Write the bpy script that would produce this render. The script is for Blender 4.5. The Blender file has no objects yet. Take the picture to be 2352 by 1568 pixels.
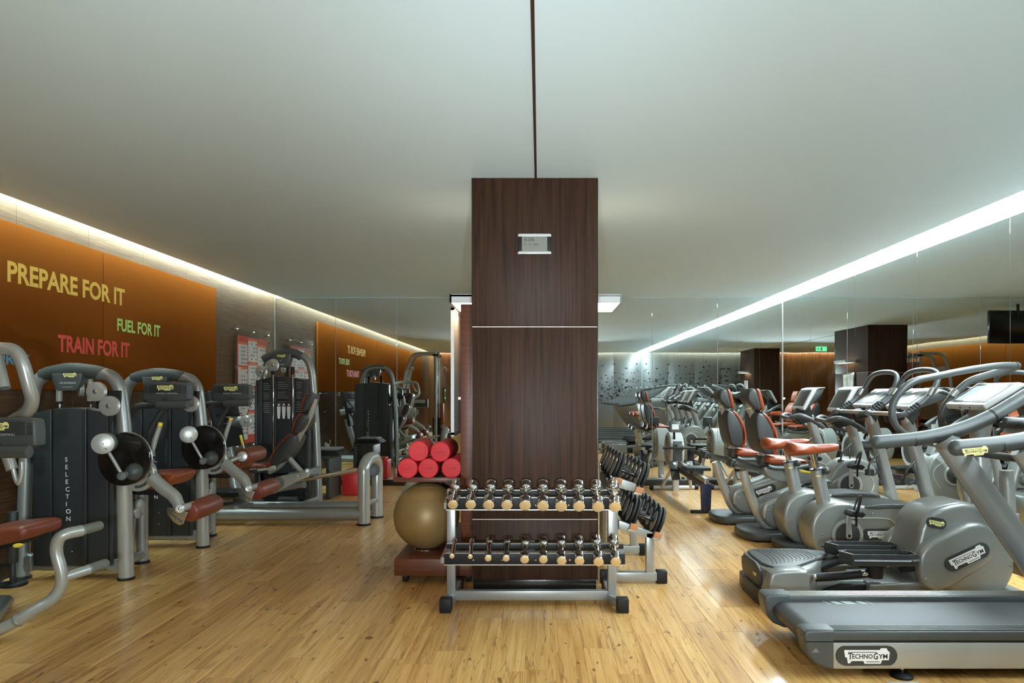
import bpy, bmesh, math, random
from mathutils import Vector, Matrix
random.seed(7)
C = bpy.context.scene.collection
SC = bpy.context.scene
# ---------------- camera ----------------
F, EYE, VX, VY = 1600.0, 1.35, 1240.0, 903.0
CEIL, XL, XR, YB, YF = 2.76, -3.9, 3.57, 10.24, -4.0
cam = bpy.data.cameras.new('camera'); cam.sensor_width = 36; cam.lens = 36*F/2352
cam.shift_x = (1176-VX)/2352; cam.shift_y = (VY-784)/2352; cam.clip_start = .05
co = bpy.data.objects.new('camera', cam); C.objects.link(co)
co.location = (0, 0, EYE); co.rotation_euler = (math.pi/2, 0, 0); SC.camera = co
# ---------------- world, exposure, lights ----------------
w = bpy.data.worlds.new('world'); SC.world = w; w.use_nodes = True
w.node_tree.nodes['Background'].inputs[0].default_value = (.02, .02, .022, 1)
SC.view_settings.view_transform = 'Standard'; SC.view_settings.look = 'None'
SC.view_settings.gamma = 1; SC.view_settings.use_curve_mapping = False
SC.view_settings.exposure = 0.3
SC.cycles.max_bounces = 12; SC.cycles.diffuse_bounces = 6; SC.cycles.glossy_bounces = 8
SC.cycles.sample_clamp_indirect = 4; SC.cycles.use_denoising = True
SC.cycles.caustics_refractive = False
COVE_L, COVE_R, FRONT, SPARE, SPOT = 125.0, 60.0, 80.0, 8.0, 480.0
def lamp(name, kind, loc, energy, color, rot=(0, 0, 0), **kw):
    l = bpy.data.lights.new(name, kind); l.energy = energy; l.color = color
    for k, v in kw.items(): setattr(l, k, v)
    o = bpy.data.objects.new(name, l); C.objects.link(o); o.location = loc; o.rotation_euler = rot
    return o
# fill spots added behind the camera, tilted up to brighten the ceiling
for x in (-.22, .22):
    lamp('ceiling_fill_spot', 'SPOT', (x, -.5, 1.2), SPOT, (.86, .96, 1), (Vector((x*11, 9.5, 3.15))-Vector((x, -.5, 1.2))).to_track_quat('-Z', 'Y').to_euler(), spot_size=1.3, spot_blend=1, shadow_soft_size=.03)
DL = [(x, y) for x in (-1.9, 1.7) for y in (-2.6, -.6, 1.4)]

# ---------------- helpers ----------------
def P(px, py, d): return Vector(((px-VX)*d/F, d, EYE-(py-VY)*d/F))
def XZ(d, *pp): return [((px-VX)*d/F, EYE-(py-VY)*d/F) for px, py in pp]
def chaikin(p, n, closed=True):
    for _ in range(n):
        q = []; m = len(p)
        for i in range(m if closed else m-1):
            a, b = Vector(p[i]), Vector(p[(i+1) % m]); q += [a*.75+b*.25, a*.25+b*.75]
        p = q if closed else [Vector(p[0])]+q+[Vector(p[-1])]
    return p
def spline(p, n=6, closed=False):
    p = [Vector(a) for a in p]; m = len(p); out = []
    for i in range(m if closed else m-1):
        if closed: a, b, c, d = p[i-1], p[i], p[(i+1) % m], p[(i+2) % m]
        else: a, b, c, d = p[max(i-1, 0)], p[i], p[i+1], p[min(i+2, m-1)]
        for k in range(n):
            t = k/n
            out.append(.5*((2*b)+(c-a)*t+(2*a-5*b+4*c-d)*t*t+(3*b-a-3*c+d)*t**3))
    if not closed: out.append(p[-1])
    return out
def T(pts, r, n=12, sm=0, closed=False, rb=None, rnd=0):
    """tube along points; sm smooths; rb second radius (elliptic, along world y); rnd rounds the ends"""
    def f(g):
        p = [Vector(a) for a in pts]
        if sm: p = spline(p, sm, closed)
        m = len(p); rr = r if isinstance(r, (list, tuple)) else [r]*len(pts)
        R = [rr[min(int(i*(len(rr)-1)/max(m-1, 1)+.5), len(rr)-1)] for i in range(m)]
        P2, R2 = list(p), list(R)
        if rnd and not closed:
            a = (p[0]-p[1]).normalized(); b = (p[-1]-p[-2]).normalized()
            P2 = [p[0]+a*R[0]*rnd, p[0]+a*R[0]*rnd*.7]+P2+[p[-1]+b*R[-1]*rnd*.7, p[-1]+b*R[-1]*rnd]
            R2 = [R[0]*.35, R[0]*.75]+R2+[R[-1]*.75, R[-1]*.35]
        m = len(P2); rings = []; u = None
        for i in range(m):
            if closed: t = P2[(i+1) % m]-P2[i-1]
            else: t = P2[min(i+1, m-1)]-P2[max(i-1, 0)]
            t.normalize()
            if u is None:
                ref = Vector((0, 1, 0)) if abs(t.y) < .9 else Vector((0, 0, 1))
                u = ref-t*ref.dot(t)
            else: u = u-t*u.dot(t)
            u.normalize(); v = t.cross(u)
            ra = R2[i] if rb is None else rb*R2[i]/max(R2)
            rings.append([g.verts.new(P2[i]+u*math.cos(2*math.pi*k/n)*ra+v*math.sin(2*math.pi*k/n)*R2[i]) for k in range(n)])
        for i in range(m if closed else m-1):
            A, B_ = rings[i], rings[(i+1) % m]
            for k in range(n): g.faces.new((A[k], A[(k+1) % n], B_[(k+1) % n], B_[k]))
        if not closed:
            g.faces.new(rings[0][::-1]); g.faces.new(rings[-1])
    return f
def B(x0, x1, y0, y1, z0, z1, b=0, M=None):
    def f(g):
        r = bmesh.ops.create_cube(g, size=1)
        vs = r['verts']
        for v in vs: v.co = Vector((x0+(v.co.x+.5)*(x1-x0), y0+(v.co.y+.5)*(y1-y0), z0+(v.co.z+.5)*(z1-z0)))
        if b:
            es = list({e for v in vs for e in v.link_edges})
            r2 = bmesh.ops.bevel(g, geom=es, offset=b, segments=2, profile=.5, affect='EDGES')
            vs = list({v for fc in r2['faces'] for v in fc.verts} | {v for v in vs if v.is_valid})
        if M: bmesh.ops.transform(g, matrix=M, verts=vs)
    return f
def BM(c, sx, sy, sz, rot=(0, 0, 0), b=0):
    from mathutils import Euler
    return B(-sx/2, sx/2, -sy/2, sy/2, -sz/2, sz/2, b, Matrix.Translation(Vector(c)) @ Euler(rot).to_matrix().to_4x4())
def PR(pts, a0, a1, b=.01, sm=0, axis='y', seg=3):
    """prism of an outline between a0 and a1 with rounded rims"""
    def f(g):
        p = [Vector(q) for q in pts]
        if sm: p = chaikin(p, sm)
        ar = sum(p[i].x*p[(i+1) % len(p)].y-p[(i+1) % len(p)].x*p[i].y for i in range(len(p)))
        if ar < 0: p = p[::-1]
        m = len(p); nr = []
        for i in range(m):
            a = (p[i]-p[i-1]).normalized(); c = (p[(i+1) % m]-p[i]).normalized()
            n1, n2 = Vector((a.y, -a.x)), Vector((c.y, -c.x)); n = n1+n2
            if n.length < 1e-6: n = n1.copy()
            n.normalize(); nr.append(n/max(.5, n.dot(n1)))
        lay = []
        if b > 0:
            for k in range(seg+1):
                t = math.pi/2*k/seg; lay.append((a0+b*(1-math.sin(t)), b*(1-math.cos(t))))
            lay = [(a0+b*(1-math.cos(math.pi/2*k/seg)), b*(1-math.sin(math.pi/2*k/seg))) for k in range(seg+1)]
            lay += [(a1-(z-a0), i) for z, i in lay[::-1]]
        else: lay = [(a0, 0), (a1, 0)]
        mp = {'y': lambda u, v, a: (u, a, v), 'x': lambda u, v, a: (a, u, v), 'z': lambda u, v, a: (u, v, a)}[axis]
        rg = [[g.verts.new(mp(q.x-n.x*i, q.y-n.y*i, a)) for q, n in zip(p, nr)] for a, i in lay]
        for A, B_ in zip(rg, rg[1:]):
            for k in range(m): g.faces.new((A[k], A[(k+1) % m], B_[(k+1) % m], B_[k]))
        g.faces.new(rg[0][::-1]); g.faces.new(rg[-1])
    return f
def L(prof, p0, ax, n=24):
    """lathe: prof = (distance along axis, radius)"""
    def f(g):
        a = Vector(ax).normalized(); ref = Vector((0, 0, 1)) if abs(a.z) < .9 else Vector((1, 0, 0))
        u = (ref-a*ref.dot(a)).normalized(); v = a.cross(u); o = Vector(p0); rg = []
        for t, r in prof:
            rg.append([g.verts.new(o+a*t+(u*math.cos(2*math.pi*k/n)+v*math.sin(2*math.pi*k/n))*max(r, 1e-4)) for k in range(n)])
        for A, B_ in zip(rg, rg[1:]):
            for k in range(n): g.faces.new((A[k], A[(k+1) % n], B_[(k+1) % n], B_[k]))
        g.faces.new(rg[0][::-1]); g.faces.new(rg[-1])
    return f
def CY(p0, p1, r, n=24, b=.004):
    p0, p1 = Vector(p0), Vector(p1); h = (p1-p0).length; b = min(b, h*.4, r*.6)
    return L([(0, r-b), (b*.3, r-b*.3), (b, r), (h-b, r), (h-b*.3, r-b*.3), (h, r-b)], p0, p1-p0, n)
def SP(c, r, n=24, sq=1):
    k = n//2
    return L([(-math.cos(math.pi*i/k)*r*sq, math.sin(math.pi*i/k)*r) for i in range(k+1)], c, (0, 0, 1), n)
def finish(name, g, mats, parent, label, kind=None, smooth=38, org=None):
    bmesh.ops.recalc_face_normals(g, faces=g.faces[:])
    top = parent
    while top is not None and top.parent is not None: top = top.parent
    off = top.location if top is not None else (Vector(org) if org else Vector((0, 0, 0)))
    for v in g.verts: v.co = v.co-off
    me = bpy.data.meshes.new(name); g.to_mesh(me); g.free()
    for m in (mats if isinstance(mats, (list, tuple)) else [mats]): me.materials.append(m)
    if smooth:
        me.shade_smooth(); me.set_sharp_from_angle(angle=math.radians(smooth))
    o = bpy.data.objects.new(name, me); C.objects.link(o); o.parent = parent
    if parent is None and org: o.location = org
    if label: o['label'] = label
    if kind: o['kind'] = kind
    return o
def part(parent, name, m, *ops, label=None, kind=None, smooth=38):
    g = bmesh.new()
    for f in ops: f(g)
    return finish(name, g, m, parent, label, kind, smooth)
def tag(o, label, cat, group=None):
    o['label'] = label; o['category'] = cat
    if group: o['group'] = group
    return o
def thing(name, label, cat, loc, group=None):
    o = bpy.data.objects.new(name, None); C.objects.link(o); o.location = loc; o.empty_display_size = .1
    return tag(o, label, cat, group)
def solo(name, label, cat, m, org, *ops, group=None):
    g = bmesh.new()
    for f in ops: f(g)
    return tag(finish(name, g, m, None, None, org=org), label, cat, group)
def struct(name, m, *ops, org=None, parent=None, smooth=38):
    g = bmesh.new()
    for f in ops: f(g)
    return finish(name, g, m, parent, None, None if parent else 'structure', smooth, org)
KIDS = {}
def dup(root, delta, label=None, group=None):
    if not KIDS:
        pass
    ch = {}
    for o in C.objects:
        if o.parent: ch.setdefault(o.parent.name, []).append(o)
    def rec(o, par):
        c = o.copy(); C.objects.link(c); c.parent = par
        for k in ch.get(o.name, []): rec(k, c)
        return c
    r = rec(root, None); r.location = root.location+Vector(delta)
    if label: r['label'] = label
    if group: r['group'] = group
    return r
TXT = {}
def text(parent, name, s, size, pos, right, up, m, xs=1.0, bold=0.0, align='LEFT', gap=1.0, ext=.0006, label=None, top=None):
    key = (s, bold, gap, align)
    if key not in TXT:
        c = bpy.data.curves.new('t', 'FONT'); c.body = s; c.size = 1; c.offset = bold; c.space_character = gap
        c.align_x = align; c.resolution_u = 3
        o = bpy.data.objects.new('t', c); C.objects.link(o)
        bpy.context.view_layer.update()
        me = bpy.data.meshes.new_from_object(o.evaluated_get(bpy.context.evaluated_depsgraph_get()))
        TXT[key] = ([v.co.copy() for v in me.vertices], [tuple(p.vertices) for p in me.polygons])
        bpy.data.objects.remove(o); bpy.data.curves.remove(c); bpy.data.meshes.remove(me)
    vs, fs = TXT[key]; k = size/.7
    R, U = Vector(right).normalized(), Vector(up).normalized(); N = R.cross(U); pos = Vector(pos)
    g = bmesh.new()
    bv = [g.verts.new(pos+R*v.x*k*xs+U*v.y*k+N*ext) for v in vs]
    for f in fs:
        try: g.faces.new([bv[i] for i in f])
        except ValueError: pass
    tp = parent
    while tp is not None and tp.parent is not None: tp = tp.parent
    off = tp.location if tp else Vector((0, 0, 0))
    for v in g.verts: v.co -= off
    me = bpy.data.meshes.new(name); g.to_mesh(me); g.free(); me.materials.append(m)
    o = bpy.data.objects.new(name, me); C.objects.link(o); o.parent = parent
    if label: o['label'] = label
    return o
def logo(parent, c, right, up, wd, plate, ink, pill=None):
    """stepped badge with the maker's lettering"""
    R, U = Vector(right).normalized(), Vector(up).normalized(); N = R.cross(U); c = Vector(c)
    pts = [(-.5, .13), (.28, .13), (.31, .17), (.43, .17), (.46, .11), (.5, .09), (.48, -.09), (.33, -.09), (.3, -.17), (-.05, -.17), (-.08, -.11), (-.34, -.11), (-.37, -.16), (-.42, -.16), (-.44, -.03), (-.48, -.03)]
    if pill:
        g = bmesh.new(); pw, ph = pill; q = []
        for i in range(24):
            a = 2*math.pi*i/24; q.append(((pw/2-ph/2)*(1 if math.cos(a) > 0 else -1)+math.cos(a)*ph/2, math.sin(a)*ph/2))
        lo = [g.verts.new(c+R*x+U*y-N*.004) for x, y in q]; hi = [g.verts.new(c+R*x*.985+U*y*.985+N*.0015) for x, y in q]
        for k in range(24): g.faces.new((lo[k], lo[(k+1) % 24], hi[(k+1) % 24], hi[k]))
        g.faces.new(hi)
        b = finish('badge', g, BADGE, parent, None); c = c+N*.0017
    else: b = parent
    g = bmesh.new()
    a0 = [g.verts.new(c+R*x*wd+U*y*wd-N*.002) for x, y in pts]; a1 = [g.verts.new(c+R*x*wd+U*y*wd+N*.001) for x, y in pts]
    for k in range(len(pts)): g.faces.new((a0[k], a0[(k+1) % len(pts)], a1[(k+1) % len(pts)], a1[k]))
    g.faces.new(a1)
    def bar(x0, x1, y0, y1):
        f = g.faces.new([g.verts.new(c+R*x*wd+U*y*wd+N*.0016) for x, y in ((x0, y0), (x1, y0), (x1, y1), (x0, y1))]); f.material_index = 1
    bar(-.42, .22, .075, .09); bar(-.02, .28, -.135, -.12)
    def txt(s, size, ox, oy, sx):
        key = (s, .02, 1, 'LEFT')
        if key not in TXT:
            cu = bpy.data.curves.new('t', 'FONT'); cu.body = s; cu.size = 1; cu.offset = .02; cu.resolution_u = 2
            o = bpy.data.objects.new('t', cu); C.objects.link(o); bpy.context.view_layer.update()
            me = bpy.data.meshes.new_from_object(o.evaluated_get(bpy.context.evaluated_depsgraph_get()))
            TXT[key] = ([v.co.copy() for v in me.vertices], [tuple(p.vertices) for p in me.polygons])
            bpy.data.objects.remove(o); bpy.data.curves.remove(cu)
        vs, fs = TXT[key]; k = size/.7*wd; mn = min(v.x for v in vs); wq = max(v.x for v in vs)-mn
        bv = [g.verts.new(c+R*((v.x-mn)*sx/wq*wd+ox*wd)+U*(v.y*k+oy*wd)+N*.0018) for v in vs]
        for f in fs:
            try: fc = g.faces.new([bv[i] for i in f]); fc.material_index = 1
            except ValueError: pass
    txt('T', .14, -.42, -.072, .105); txt('ECHNO', .098, -.325, -.055, .45); txt('G', .14, .14, -.072, .1); txt('YM', .098, .25, -.055, .2)
    tp = parent
    while tp.parent is not None: tp = tp.parent
    for v in g.verts: v.co -= tp.location
    me = bpy.data.meshes.new('logo'); g.to_mesh(me); g.free(); me.materials.append(plate); me.materials.append(ink)
    o = bpy.data.objects.new('logo', me); C.objects.link(o); o.parent = b if (b.parent is None or b.parent.parent is None) else parent
    return o

# ---------------- materials ----------------
def mat(name, col, rough=.5, metal=0, coat=0, bump=0, bscale=200, var=0, vscale=3, emit=None, es=1, spec=.5):
    m = bpy.data.materials.new(name); m.use_nodes = True; nt = m.node_tree; b = nt.nodes['Principled BSDF']
    b.inputs['Base Color'].default_value = (*col, 1); b.inputs['Roughness'].default_value = rough
    b.inputs['Metallic'].default_value = metal; b.inputs['Coat Weight'].default_value = coat
    b.inputs['Coat Roughness'].default_value = .08; b.inputs['Specular IOR Level'].default_value = spec
    if emit: b.inputs['Emission Color'].default_value = (*emit, 1); b.inputs['Emission Strength'].default_value = es
    tc = nt.nodes.new('ShaderNodeTexCoord')
    if bump:
        n = nt.nodes.new('ShaderNodeTexNoise'); n.inputs['Scale'].default_value = bscale; n.inputs['Detail'].default_value = 2
        nt.links.new(tc.outputs['Object'], n.inputs['Vector'])
        bp = nt.nodes.new('ShaderNodeBump'); bp.inputs['Strength'].default_value = bump; bp.inputs['Distance'].default_value = .002
        nt.links.new(n.outputs['Fac'], bp.inputs['Height']); nt.links.new(bp.outputs[0], b.inputs['Normal'])
    if var:
        n = nt.nodes.new('ShaderNodeTexNoise'); n.inputs['Scale'].default_value = vscale; n.inputs['Detail'].default_value = 4
        nt.links.new(tc.outputs['Object'], n.inputs['Vector'])
        r = nt.nodes.new('ShaderNodeValToRGB'); e = r.color_ramp.elements
        e[0].position = .3; e[1].position = .7
        e[0].color = (*[c*(1-var) for c in col], 1); e[1].color = (*[min(1, c*(1+var)) for c in col], 1)
        nt.links.new(n.outputs['Fac'], r.inputs[0]); nt.links.new(r.outputs[0], b.inputs['Base Color'])
    return m
def wood(name, a, c, scale, rough=.3, coat=.3, thr=.5):
    """streaked wood or weave: scale stretches the noise"""
    m = mat(name, a, rough, coat=coat); nt = m.node_tree; b = nt.nodes['Principled BSDF']
    ge = nt.nodes.new('ShaderNodeNewGeometry'); mp = nt.nodes.new('ShaderNodeMapping'); mp.inputs['Scale'].default_value = scale
    n = nt.nodes.new('ShaderNodeTexNoise'); n.inputs['Scale'].default_value = 1; n.inputs['Detail'].default_value = 5; n.inputs['Roughness'].default_value = .65
    nt.links.new(ge.outputs['Position'], mp.inputs[0]); nt.links.new(mp.outputs[0], n.inputs['Vector'])
    r = nt.nodes.new('ShaderNodeValToRGB'); e = r.color_ramp.elements
    e[0].position = thr-.2; e[1].position = thr+.2; e[0].color = (*a, 1); e[1].color = (*c, 1)
    nt.links.new(n.outputs['Fac'], r.inputs[0]); nt.links.new(r.outputs[0], b.inputs['Base Color'])
    bp = nt.nodes.new('ShaderNodeBump'); bp.inputs['Strength'].default_value = .15; bp.inputs['Distance'].default_value = .001
    nt.links.new(n.outputs['Fac'], bp.inputs['Height']); nt.links.new(bp.outputs[0], b.inputs['Normal'])
    return m
SIL = mat('silver_paint', (.32, .333, .322), .34, .55, coat=.2, bump=.05, bscale=900)
SILL = mat('light_silver_paint', (.42, .43, .40), .3, .4, coat=.3)
BODY = mat('silver_plastic', (.24, .247, .232), .34, .45, coat=.15, bump=.12, bscale=1200, var=.04, vscale=5)
LGR = mat('light_grey_plastic', (.48, .49, .48), .35, .1)
DGR = mat('dark_grey_plastic', (.03, .032, .031), .42, bump=.25, bscale=900)
MGR = mat('mid_grey_plastic', (.055, .061, .06), .4, bump=.2, bscale=900)
TOW = mat('tower_shroud', (.02, .022, .024), .42, bump=.1, bscale=600)
BLK = mat('black_rubber', (.009, .009, .009), .55, spec=.3)
GLB = mat('gloss_black', (.008, .007, .006), .18, coat=.4)
LEA = mat('rust_leather', (.25, .046, .011), .38, coat=.05, bump=.25, bscale=350, var=.06, vscale=9)
LEA2 = mat('brown_red_leather', (.17, .034, .014), .42, coat=.1, bump=.3, bscale=350, var=.08, vscale=9)
CHR = mat('chrome', (.78, .78, .77), .07, 1)
BRC = mat('brushed_steel', (.6, .6, .58), .28, 1)
CAP = mat('reflection_tinted_disc', (.8, .66, .42), .33, .8, bump=.2, bscale=300)  # champagne tint stands for the warm floor reflected in shiny end caps
BADGE = mat('badge_dark', (.03, .034, .032), .35)
YEL = mat('yellow_plastic', (.8, .6, .06), .4)
LBY = mat('label_yellow', (.83, .8, .3), .5)
WHT = mat('white_print', (.8, .8, .78), .5)
INK = mat('black_print', (.01, .01, .01), .5)
SCR = mat('console_screen', (.5, .53, .53), .08, spec=.8)
DSCR = mat('dark_screen', (.05, .045, .04), .12)
NAVY = mat('navy_paint', (.012, .013, .05), .4)
FOAM = mat('red_foam', (.66, .02, .03), .6, bump=.3, bscale=250)
FOAMD = mat('red_foam_pressed', (.45, .012, .02), .6)
GOLD = mat('gold_vinyl', (.3, .19, .07), .45, .25, bump=.15, bscale=40, var=.12, vscale=4)
SVB = mat('silver_vinyl', (.5, .5, .46), .35, .4, bump=.1, bscale=40)
RBR = wood('red_brown_veneer', (.085, .02, .007), (.15, .042, .016), (3, 3, 60), .42, 0)
TAN = mat('tan_plastic', (.42, .17, .06), .5)
PAN = mat('orange_panel', (.17, .047, .008), .85, spec=0)
MIR = mat('mirror_glass', (.83, .87, .86), 0, 1)
nt = MIR.node_tree
n = nt.nodes.new('ShaderNodeTexNoise'); n.inputs['Scale'].default_value = 1.3; n.inputs['Detail'].default_value = 0
ge = nt.nodes.new('ShaderNodeNewGeometry'); nt.links.new(ge.outputs['Position'], n.inputs['Vector'])
bp = nt.nodes.new('ShaderNodeBump'); bp.inputs['Strength'].default_value = .25; bp.inputs['Distance'].default_value = .004
nt.links.new(n.outputs['Fac'], bp.inputs['Height']); nt.links.new(bp.outputs[0], nt.nodes['Principled BSDF'].inputs['Normal'])
CEI = mat('ceiling_paint', (.60, .735, .785), .9)
VEN = wood('dark_veneer', (.016, .0072, .0038), (.050, .0225, .012), (55, 55, 1.6), .5, 0)
VEN.node_tree.nodes['Principled BSDF'].inputs['Specular IOR Level'].default_value = .15
WPA = wood('woven_wallpaper', (.04, .019, .008), (.125, .07, .035), (2, 2.5, 210), .55, 0)
WPA.node_tree.nodes['Principled BSDF'].inputs['Specular IOR Level'].default_value = .1
WBR = wood('brown_wall_veneer', (.07, .028, .01), (.15, .065, .024), (30, 30, 1.5), .22, .5)
DWL = mat('dark_glossy_wall', (.085, .095, .095), .3, .1)
BASE = mat('black_baseboard', (.012, .009, .008), .4)
SEAM = mat('brown_trim', (.05, .02, .01), .5)
STEEL = mat('steel_inlay', (.5, .47, .43), .4, .3)
NOF = mat('subfloor', (.03, .02, .01), .8)
ACR = mat('clear_acrylic', (.9, .95, .93), .03); nt = ACR.node_tree
tr = nt.nodes.new('ShaderNodeBsdfTransparent'); gl = nt.nodes.new('ShaderNodeBsdfGlossy'); gl.inputs['Roughness'].default_value = .04
lw = nt.nodes.new('ShaderNodeLayerWeight'); lw.inputs['Blend'].default_value = .5; mx = nt.nodes.new('ShaderNodeMixShader'); pw = nt.nodes.new('ShaderNodeMath'); pw.operation = 'POWER'; pw.inputs[1].default_value = 5
nt.links.new(lw.outputs['Facing'], pw.inputs[0]); nt.links.new(pw.outputs[0], mx.inputs[0]); nt.links.new(tr.outputs[0], mx.inputs[1]); nt.links.new(gl.outputs[0], mx.inputs[2]); nt.links.new(mx.outputs[0], nt.nodes['Material Output'].inputs[0])
def emi(name, col, s): return mat(name, (.8, .8, .8), .5, emit=col, es=s)
STRIPR = emi('light_diffuser_cool', (.8, .95, 1), COVE_R)
STRIPL = emi('cove_tube', (.74, 1, 1), COVE_L)
STRIPF = emi('cove_tube_warm', (1, .88, .68), FRONT)
WARM = emi('lamp_diffuser_warm', (1, .76, .45), 15)
WARMUP = emi('lamp_upward_warm', (1, .8, .52), 6)
DLE = emi('downlight_glass', (1, .97, .92), 3)
GRN = emi('exit_green', (.05, .8, .35), 1.2)
GREEND = emi('green_digits', (.2, 1, .1), 2)
FLR = mat('oak_plank', (.5, .3, .12), .3, coat=.12)
nt = FLR.node_tree; bs = nt.nodes['Principled BSDF']; lk = nt.links.new
ge = nt.nodes.new('ShaderNodeNewGeometry'); at = nt.nodes.new('ShaderNodeAttribute'); at.attribute_name = 'tint'
cb = nt.nodes.new('ShaderNodeCombineXYZ'); m7 = nt.nodes.new('ShaderNodeMath'); m7.operation = 'MULTIPLY'; m7.inputs[1].default_value = 37
lk(at.outputs['Fac'], m7.inputs[0]); lk(m7.outputs[0], cb.inputs[0]); lk(m7.outputs[0], cb.inputs[2])
ad = nt.nodes.new('ShaderNodeVectorMath'); ad.operation = 'ADD'; lk(ge.outputs['Position'], ad.inputs[0]); lk(cb.outputs[0], ad.inputs[1])
def noise(sc, detail, rough=.6, dist=0):
    mp = nt.nodes.new('ShaderNodeMapping'); mp.inputs['Scale'].default_value = sc; lk(ad.outputs[0], mp.inputs[0])
    n = nt.nodes.new('ShaderNodeTexNoise'); n.inputs['Scale'].default_value = 1; n.inputs['Detail'].default_value = detail
    n.inputs['Roughness'].default_value = rough; n.inputs['Distortion'].default_value = dist; lk(mp.outputs[0], n.inputs['Vector']); return n
def ramp(src, stops):
    r = nt.nodes.new('ShaderNodeValToRGB'); e = r.color_ramp.elements
    while len(e) < len(stops): e.new(.5)
    for k, (p, c) in enumerate(stops): e[k].position = p; e[k].color = (*c, 1)
    lk(src, r.inputs[0]); return r
def mix(mode, f, a, b):
    x = nt.nodes.new('ShaderNodeMixRGB'); x.blend_type = mode
    if isinstance(f, float): x.inputs[0].default_value = f
    else: lk(f, x.inputs[0])
    lk(a, x.inputs[1]); lk(b, x.inputs[2]); return x
gr = ramp(noise((34, 1.3, 1), 6, .68, .4).outputs['Fac'], [(.3, (.38, .18, .048)), (.46, (.66, .37, .12)), (.7, (.84, .54, .21))])
st = ramp(noise((55, 1.6, 1), 3, .5, 1.2).outputs['Fac'], [(.27, (.3, .2, .12)), (.36, (1, 1, 1))])
kn = ramp(noise((22, 9, 1), 1, .5).outputs['Fac'], [(.24, (.2, .12, .06)), (.29, (1, 1, 1))])
cr = ramp(noise((11, .75, 1), 3, .55, .3).outputs['Fac'], [(.0, (1, 1, 1)), (.488, (1, 1, 1)), (.5, (.3, .18, .09)), (.512, (1, 1, 1)), (1, (1, 1, 1))])
tn = ramp(at.outputs['Fac'], [(0, (.76, .7, .62)), (.45, (.95, .92, .88)), (1, (1.0, 1.0, 1.0))])
c1 = mix('MULTIPLY', .55, gr.outputs[0], st.outputs[0]); c2 = mix('MULTIPLY', .8, c1.outputs[0], kn.outputs[0]); c2 = mix('MULTIPLY', .6, c2.outputs[0], cr.outputs[0]); c3 = mix('MULTIPLY', 1.0, c2.outputs[0], tn.outputs[0])
lk(c3.outputs[0], bs.inputs['Base Color'])
bp = nt.nodes.new('ShaderNodeBump'); bp.inputs['Strength'].default_value = .2; bp.inputs['Distance'].default_value = .001
lk(gr.outputs[0], bp.inputs['Height']); lk(bp.outputs[0], bs.inputs['Normal'])
# ---------------- the room ----------------
fl = struct('floor', NOF, B(XL-.1, XR+.1, YF-.1, YB+.1, -.12, -.008))
PW, PL = .153, .94
cand = []
ncol = int((XR-XL)/PW)+1
for i in range(ncol):
    x0 = XL+i*PW; x1 = min(x0+PW, XR); off = random.random()*PL; y = YF-off
    while y < YB:
        a, b = max(y, YF), min(y+PL, YB)
        if b-a > .02: cand.append((x0, x1, a, b))
        y += PL
def seenp(c):
    ym = c[3]
    if ym < 3.25: return 1e6
    xm = (c[0]+c[1])/2; px = VX+F*xm/max(ym, 3.25)
    return ym if -60 < px < 2420 else 1e5
cand.sort(key=seenp)
def plank(g, c, lay, tint):
    x0, x1, y0, y1 = c; e = .0016
    lo = [g.verts.new(p) for p in ((x0, y0, -.008), (x1, y0, -.008), (x1, y1, -.008), (x0, y1, -.008))]
    mi = [g.verts.new(p) for p in ((x0+.0002, y0+.0002, -.0012), (x1-.0002, y0+.0002, -.0012), (x1-.0002, y1-.0002, -.0012), (x0+.0002, y1-.0002, -.0012))]
    hi = [g.verts.new(p) for p in ((x0+e, y0+e, 0), (x1-e, y0+e, 0), (x1-e, y1-e, 0), (x0+e, y1-e, 0))]
    for A, B_ in ((lo, mi), (mi, hi)):
        for k in range(4):
            f = g.faces.new((A[k], A[(k+1) % 4], B_[(k+1) % 4], B_[k])); f[lay] = tint
    f = g.faces.new(hi); f[lay] = tint
for c in cand[:300]:
    g = bmesh.new(); lay = g.faces.layers.float.new('tint'); plank(g, c, lay, random.random())
    finish('floor_plank', g, FLR, fl, None, smooth=0)
g = bmesh.new(); lay = g.faces.layers.float.new('tint')
for c in cand[300:]: plank(g, c, lay, random.random())
finish('floor_planks_beyond', g, FLR, fl, None, 'stuff', smooth=0)
# red court line near the mirror
part(fl, 'red_floor_tape', mat('red_tape', (.55, .06, .03), .5), B(-2.15, -.5, 8.62, 8.645, 0, .001), smooth=0)

ceil = struct('ceiling', CEI, B(XL+.10, XR-.205, YF+.12, YB, CEIL, CEIL+.22), B(XL-.1, XR+.1, YF-.1, YB+.1, CEIL+.22, CEIL+.3))
struct('trim_1', SEAM, B(-.034, -.020, YF, 4.565, CEIL-.006, CEIL+.01))
# left wall: wallpaper lengths over a core
wl = struct('wall_left', WBR, B(XL-.12, XL-.004, YF-.1, YB+.1, 0, CEIL+.25))
y = 5.19-.83*12
while y < YB:
    a, b = max(y, YF), min(y+.83, YB)
    if b-a > .05:
        part(wl, 'wallpaper_length', WPA, B(XL-.006, XL, a+.0015, b-.0015, .12, CEIL+.22))
    y += .83
struct('baseboard_left', BASE, B(XL, XL+.015, YF, YB-.01, 0, .12, .003))
# back wall with its mirror panes
wb = struct('wall_back', CEI, B(XL-.12, XR+.12, YB, YB+.12, 0, CEIL+.25))
xs = [XL, -3.0, -2.1, -1.2, -.3, .65, 1.65, 2.61, XR]
for a, b in zip(xs, xs[1:]):
    part(wb, 'mirror_panel', MIR, B(a+.002, b-.002, YB-.006, YB-.0005, .085, 2.752, .0015), smooth=0)
part(wb, 'base_rail', BASE, B(XL, XR, YB-.05, YB, 0, .082, .003))
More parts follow.
